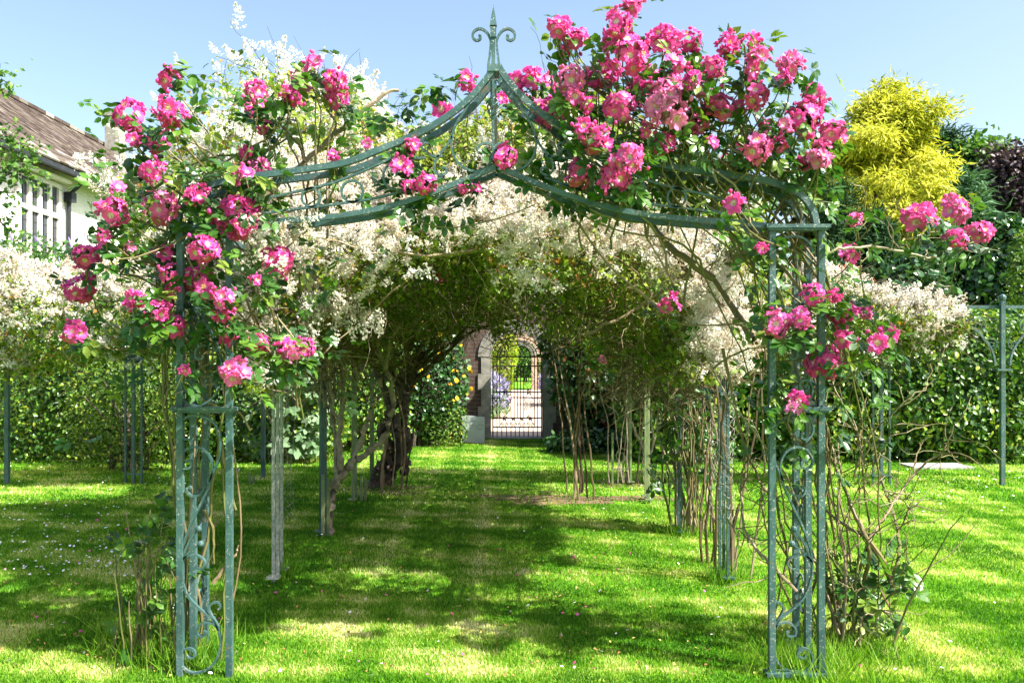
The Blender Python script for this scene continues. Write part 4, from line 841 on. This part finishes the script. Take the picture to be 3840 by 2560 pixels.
rf.add([[E[0],8.8,E[1]-.02],[E[0],27.3,E[1]-.02],[Rg[0],27.3,Rg[1]-.02],[Rg[0],8.8,Rg[1]-.02],[-15.9,8.8,5.2],[-15.9,27.3,5.2]], [[0,1,2,3],[3,2,5,4]], 0, .3)
for y in np.arange(8.9, 27.2, .42): rf.box((Rg[0], y, Rg[1]+.04), (.24,.4,.09), None, 0, U(.3,1))
roof = rf.build('roof', tile_mat(), h)
M['stone'] = plain('weathered_stone', (.30,.28,.24), (.15,.145,.12), 7, .9, .4); M['render_stone'] = plain('dressed_stone', (.78,.74,.68), (.65,.6,.53), 5, .9, .2)  # weathered stone, its colour also darkened for the shade round the gateway
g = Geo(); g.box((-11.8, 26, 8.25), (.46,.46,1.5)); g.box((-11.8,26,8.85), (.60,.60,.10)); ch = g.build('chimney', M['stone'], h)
g = Geo(); M['dark_metal'] = plain('dark_metal', (.03,.035,.04), (.015,.015,.017), 8, .5, .1); g.tube([(-11.7,26,8.85),(-11.7,26,9.2)], .09, 10); g.ball((-11.7,26,9.22), .2, sc=(1,1,.25)); g.build('chimney_cowl', M['dark_metal'], h)
g = Geo(); wy = np.linspace(15.75, 17.2, 5)
for y in wy: g.box((-8.96, y, 4.2), (.07,.10,1.56))
for z in (3.42, 4.36, 4.98): g.box((-8.962, 16.475, z), (.084,1.56,.10))
g.box((-8.86,16.475,5.08), (.22,1.72,.06)); win = g.build('window', M['render_stone'], h)
g = Geo(); mg, t_, b_ = mat('window_glass', .08, .6); b_.inputs['Base Color'].default_value = (.035,.045,.055,1); g.box((-8.99,16.475,4.2), (.03,1.5,1.5)); g.build('pane', mg, h)
g = Geo()
for y in (wy[:-1]+wy[1:])/2: g.box((-8.972,y,4.2), (.008,.012,1.5))
for z in (3.65,3.9,4.12,4.6,4.8): g.box((-8.972,16.475,z), (.006,1.48,.01))
g.build('leading', M['dark_metal'], h)
g = Geo(); g.tube([(-8.93,17.55,0),(-8.93,17.55,4.75)], .045, 8); g.box((-8.9,17.55,4.82), (.16,.2,.2)); g.tube([(-8.9,17.55,4.9),(-8.75,17.55,5.02),(-8.6,17.55,5.2)], .04, 8); g.build('downpipe', M['dark_metal'], h)
g = Geo(); g.box((-8.56,18,5.2), (.11,18.3,.08)); g.build('gutter', M['dark_metal'], h)

# ------------------------------------------------------------------ garden wall with arched gateway
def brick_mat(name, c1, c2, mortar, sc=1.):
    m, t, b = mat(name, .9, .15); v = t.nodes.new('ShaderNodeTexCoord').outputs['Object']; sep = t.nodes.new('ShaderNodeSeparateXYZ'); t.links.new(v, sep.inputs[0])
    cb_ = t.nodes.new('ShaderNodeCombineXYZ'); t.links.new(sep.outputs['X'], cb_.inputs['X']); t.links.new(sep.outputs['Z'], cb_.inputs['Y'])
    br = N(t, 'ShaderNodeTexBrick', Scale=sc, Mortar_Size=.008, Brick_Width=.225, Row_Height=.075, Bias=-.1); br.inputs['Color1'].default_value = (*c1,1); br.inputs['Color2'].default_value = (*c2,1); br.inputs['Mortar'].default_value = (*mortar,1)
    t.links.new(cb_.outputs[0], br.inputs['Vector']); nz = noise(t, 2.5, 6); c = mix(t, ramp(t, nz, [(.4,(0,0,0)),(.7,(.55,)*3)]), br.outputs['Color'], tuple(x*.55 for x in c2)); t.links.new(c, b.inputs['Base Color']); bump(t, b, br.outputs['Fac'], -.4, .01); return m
def arch_wall(g, x0, x1, y0, y1, top, xc, rx, spring, rz):
    g.box(((x0+xc-rx)/2,(y0+y1)/2,top/2), (xc-rx-x0,y1-y0,top)); g.box(((x1+xc+rx)/2,(y0+y1)/2,top/2), (x1-xc-rx,y1-y0,top))
    a = np.linspace(PI, 0, 25); X = xc+rx*np.cos(a); Z = spring+rz*np.sin(a); V = []
    for y in (y0,y1):
        V += [[x,y,z] for x, z in zip(X,Z)]+[[x,y,top] for x in X]
    i = np.arange(24); Fc = np.vstack([np.stack([i,i+1,i+26,i+25],-1), np.stack([i+50,i+75,i+76,i+51],-1), np.stack([i,i+50,i+51,i+1],-1), np.stack([i+25,i+26,i+76,i+75],-1)]); g.add(V, Fc)
XG = .306; YW = 15.85
w = thing('garden_wall', 'old brick garden wall with a stone arched gateway at the end of the tunnel', 'wall', (XG, YW, 0)); g = Geo()
arch_wall(g, -8, 8, YW, YW+.36, 2.75, XG, .49, 1.53, .46); g.build('brickwork', brick_mat('old_red_brick', (.10,.06,.045), (.075,.05,.04), (.12,.11,.095)), w)  # brick colour darkened to carry the shade that falls on this wall
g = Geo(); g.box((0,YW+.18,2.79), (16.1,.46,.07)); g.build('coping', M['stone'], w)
g = Geo()
for s in (-1,1):
    for j in range(5): g.box((XG+s*(.49+(.12 if j%2 else .09)), YW+.10, .153+.305*j), (.24 if j%2 else .18,.26,.30))
nv = 11
for j in range(nv):
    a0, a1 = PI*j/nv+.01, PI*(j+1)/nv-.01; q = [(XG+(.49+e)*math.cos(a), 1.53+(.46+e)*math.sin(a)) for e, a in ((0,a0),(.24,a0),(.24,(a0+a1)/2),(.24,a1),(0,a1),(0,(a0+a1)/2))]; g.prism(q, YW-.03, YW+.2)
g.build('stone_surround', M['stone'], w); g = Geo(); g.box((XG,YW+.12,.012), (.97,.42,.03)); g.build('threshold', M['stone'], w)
# gate
gt = thing('iron_gate', 'black wrought iron gate with arched top and scrollwork in the stone gateway', 'gate', (XG, YW+.15, 0)); YG = YW+.15
def zG(q): return np.array([P(1041.25+a*.19537, 735+b*.19537, YG) for a, b in q])
def bars(name, segs, rad=.0075):
    g = Geo()
    for q in segs: g.tube(zG(q), rad*1.15, 4)
    g.build(name, M['black_iron'], gt)
bars('frame', [[(465,430),(465,1390)],[(1038,430),(1038,1390)],[(460,1388),(1043,1388)],[(460,1256),(1043,1256)],[(460,1150),(1040,1150)],[(460,845),(1035,845)],[(460,540),(1030,540)],[(460,430),(1030,430)]], .011)
bars('bars', [[(x,1256),(x,1388)] for x in (515,570,625,678,728,778,830,882,938,990)]+[[(x,430),(x,1256)] for x in (513,547,955,990)]+[[(x,540),(x,1150)] for x in (678,715,752,790,828)])
g = Geo(); a = np.linspace(PI, 0, 25)
for rx, rz in ((286,232),(238,192),(204,180),(155,135)): g.tube(zG([(750+rx*math.cos(q), 430-rz*math.sin(q)) for q in a]), .008, 4)
for q in np.linspace(.35, PI-.35, 5): g.tube(zG([(750+155*math.cos(q),430-135*math.sin(q)),(750+286*math.cos(q),430-232*math.sin(q))]), .006, 4)
for q in np.linspace(.2, PI-.2, 12): t2 = np.linspace(0,3*PI,20); r2 = 24*np.exp(-t2*.17); g.tube(zG(list(zip(750+180*math.cos(q)+r2*np.cos(t2), 430-160*math.sin(q)+r2*np.sin(t2)))), .004, 3)
g.build('arched_top', M['black_iron'], gt); g = Geo()
def volute(cx, cy, r, ph, sg=1): t2 = np.linspace(0,3.2*PI,24); q = r*np.exp(-t2*.15); g.tube(zG(list(zip(cx+q*np.cos(sg*t2+ph), cy+q*np.sin(sg*t2+ph)))), .0062, 3)
for cx in (600,705,805,905):
    for s in (-1,1): volute(cx+s*24,1225,24,PI/2 if s<0 else PI/2,s); g.tube(zG([(cx+s*46,1225),(cx,1165)]), .0062, 3); volute(cx+s*12,1165,12,0,s)
for cx in (612,890):
    for cy0, cy1 in ((990,1150),(690,845)):
        for s in (-1,1):
            volute(cx+s*29,cy0-28,28,0,s); volute(cx+s*29,cy0+34,28,0,-s); g.tube(zG([(cx+s*60,cy0+45),(cx,cy1-25)]), .0062, 3); g.tube(zG([(cx+s*60,cy0-40),(cx,cy0-145)]), .0062, 3); volute(cx+s*15,cy1-12,15,0,s); volute(cx+s*15,cy0-125,14,0,s)
    for s in (-1,1): volute(cx+s*30,490,28,0,s)
g.build('scrollwork', M['black_iron'], gt); g = Geo(); g.box(zG([(470,915)])[0]+A3(0,-.02,0), (.07,.03,.03)); g.tube(zG([(480,920),(515,915),(540,920),(545,935)])-A3(0,.04,0), .007, 5); g.build('latch', M['black_iron'], gt)
# engraved plaque leaning against the wall; its lettering is too worn to read
sb = G(1113, 1019); r = thing('stone_plaque', 'grey stone plaque with worn lettering leaning by the gate', 'plaque', (sb[0],sb[1],0)); Ys = sb[1]
q = [P(1062,1014,Ys),P(1113,1019,Ys),P(1113,958,Ys),P(1062,953,Ys)]; g = Geo(); g.prism([(v[0],max(v[2],0)) for v in q], Ys, Ys+.06); g.build('slab', plain('grey_slate', (.34,.37,.42), (.27,.29,.33), 5, .7, .1), r); g = Geo()
for (x0, x1, y) in ((1072,1084,968),(1087,1094,968),(1098,1110,976),(1092,1098,981),(1094,1108,986),(1080,1090,976)):
    x = x0
    while x < x1: a = P(x,y-1,Ys); hh = U(.008,.016); g.box(a+A3(0,-.003,0), (U(.004,.010),.006,hh)); x += U(1.4,2.4)
g.build('worn_letters', plain('letter_grey', (.14,.15,.17), None, 9, .8, 0), r)
# beyond the gate
def sheet(name, pts, z, m, label): g = Geo(); g.add([[x,y,z] for x, y in pts], [[0,1,2,3]]); structure(g.build(name, m), label)
sheet('gravel_path', [(-.35,16.25),(1.05,16.25),(1.7,36.9),(.25,36.9)], .006, plain('pale_gravel', (.60,.46,.35), (.42,.31,.23), 30, .95, .5), 'pale gravel path beyond the gate')
w = thing('far_wall', 'second sunlit brick wall with archway far beyond the gate', 'wall', (.91,37,0)); g = Geo(); arch_wall(g, -9, 9, 37, 37.4, 3.0, .91, .44, 1.5, .42); g.build('brickwork', brick_mat('pink_brick', (.50,.30,.22), (.40,.24,.18), (.5,.45,.38)), w)
g = Geo(); 
for j in range(9):
    a0, a1 = PI*j/9+.01, PI*(j+1)/9-.01; g.prism([(.91+(.44+e)*math.cos(a), 1.5+(.42+e)*math.sin(a)) for e, a in ((0,a0),(.25,a0),(.25,a1),(0,a1))], 36.96, 37.2)
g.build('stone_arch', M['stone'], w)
M['lime'] = leafmat('lime_leaf', [(0,(.13,.24,.015)),(.6,(.30,.40,.02)),(1,(.45,.48,.05))], .45, .5, .2)
M['lav'] = leafmat('lavender_flower', [(0,(.16,.18,.22)),(.6,(.28,.25,.48)),(1,(.45,.40,.62))], .2, .8, .1)
shrub('lime_shrub', 'tall lime green shrub seen through the left of the gate', 'shrub', (-.25,22.5,1.6), (.65,.6,1.3), 3500, LEAF, (.08,.13), M['lime'])
for x, y, lab in ((-.35,21.2,'lavender bush beside the path on the left beyond the gate'),(1.75,26.0,'lavender bush far along the right of the path beyond the gate')):
    r = thing('lavender_bush', lab, 'shrub', (x,y,0), 'lavender beyond the gate'); g = Geo(); p, d = shrub_pts(900, (x,y,.25), (.55,.8,.45)); g.scatter(LONG, p, basis(d, d+A3(0,0,.8)), .16); g.build('foliage', M['plume'], r)
    g = Geo(); p, d = shrub_pts(1300, (x,y,.5), (.55,1.0,.6), zmin=.25, depth=.7); g.scatter(LONG, p, basis(rng.normal(size=p.shape), d*.7+A3(0,0,1)), U(.12,.22,len(p))); g.build('flowers', M['lav'], r)
shrub('green_shrub', 'green shrub against the far wall at the right through the gate', 'shrub', (2.05,30,.9), (.65,.6,1.), 1800, LEAF, (.09,.15), M['hedge'])
shrub('dark_tree', 'dark leafy tree framed by the archway of the far wall', 'tree', (1.35,48,2.0), (1.7,1.,1.8), 3500, LEAF, (.14,.24), M['tree_leaf'])
shrub('far_hedge', 'clipped hedge beyond the archway of the far wall', 'hedge', (1.2,56,.8), (4.,1.,1.2), 5000, LEAF, (.16,.26), M['hedge'])
bpy.context.view_layer.update()
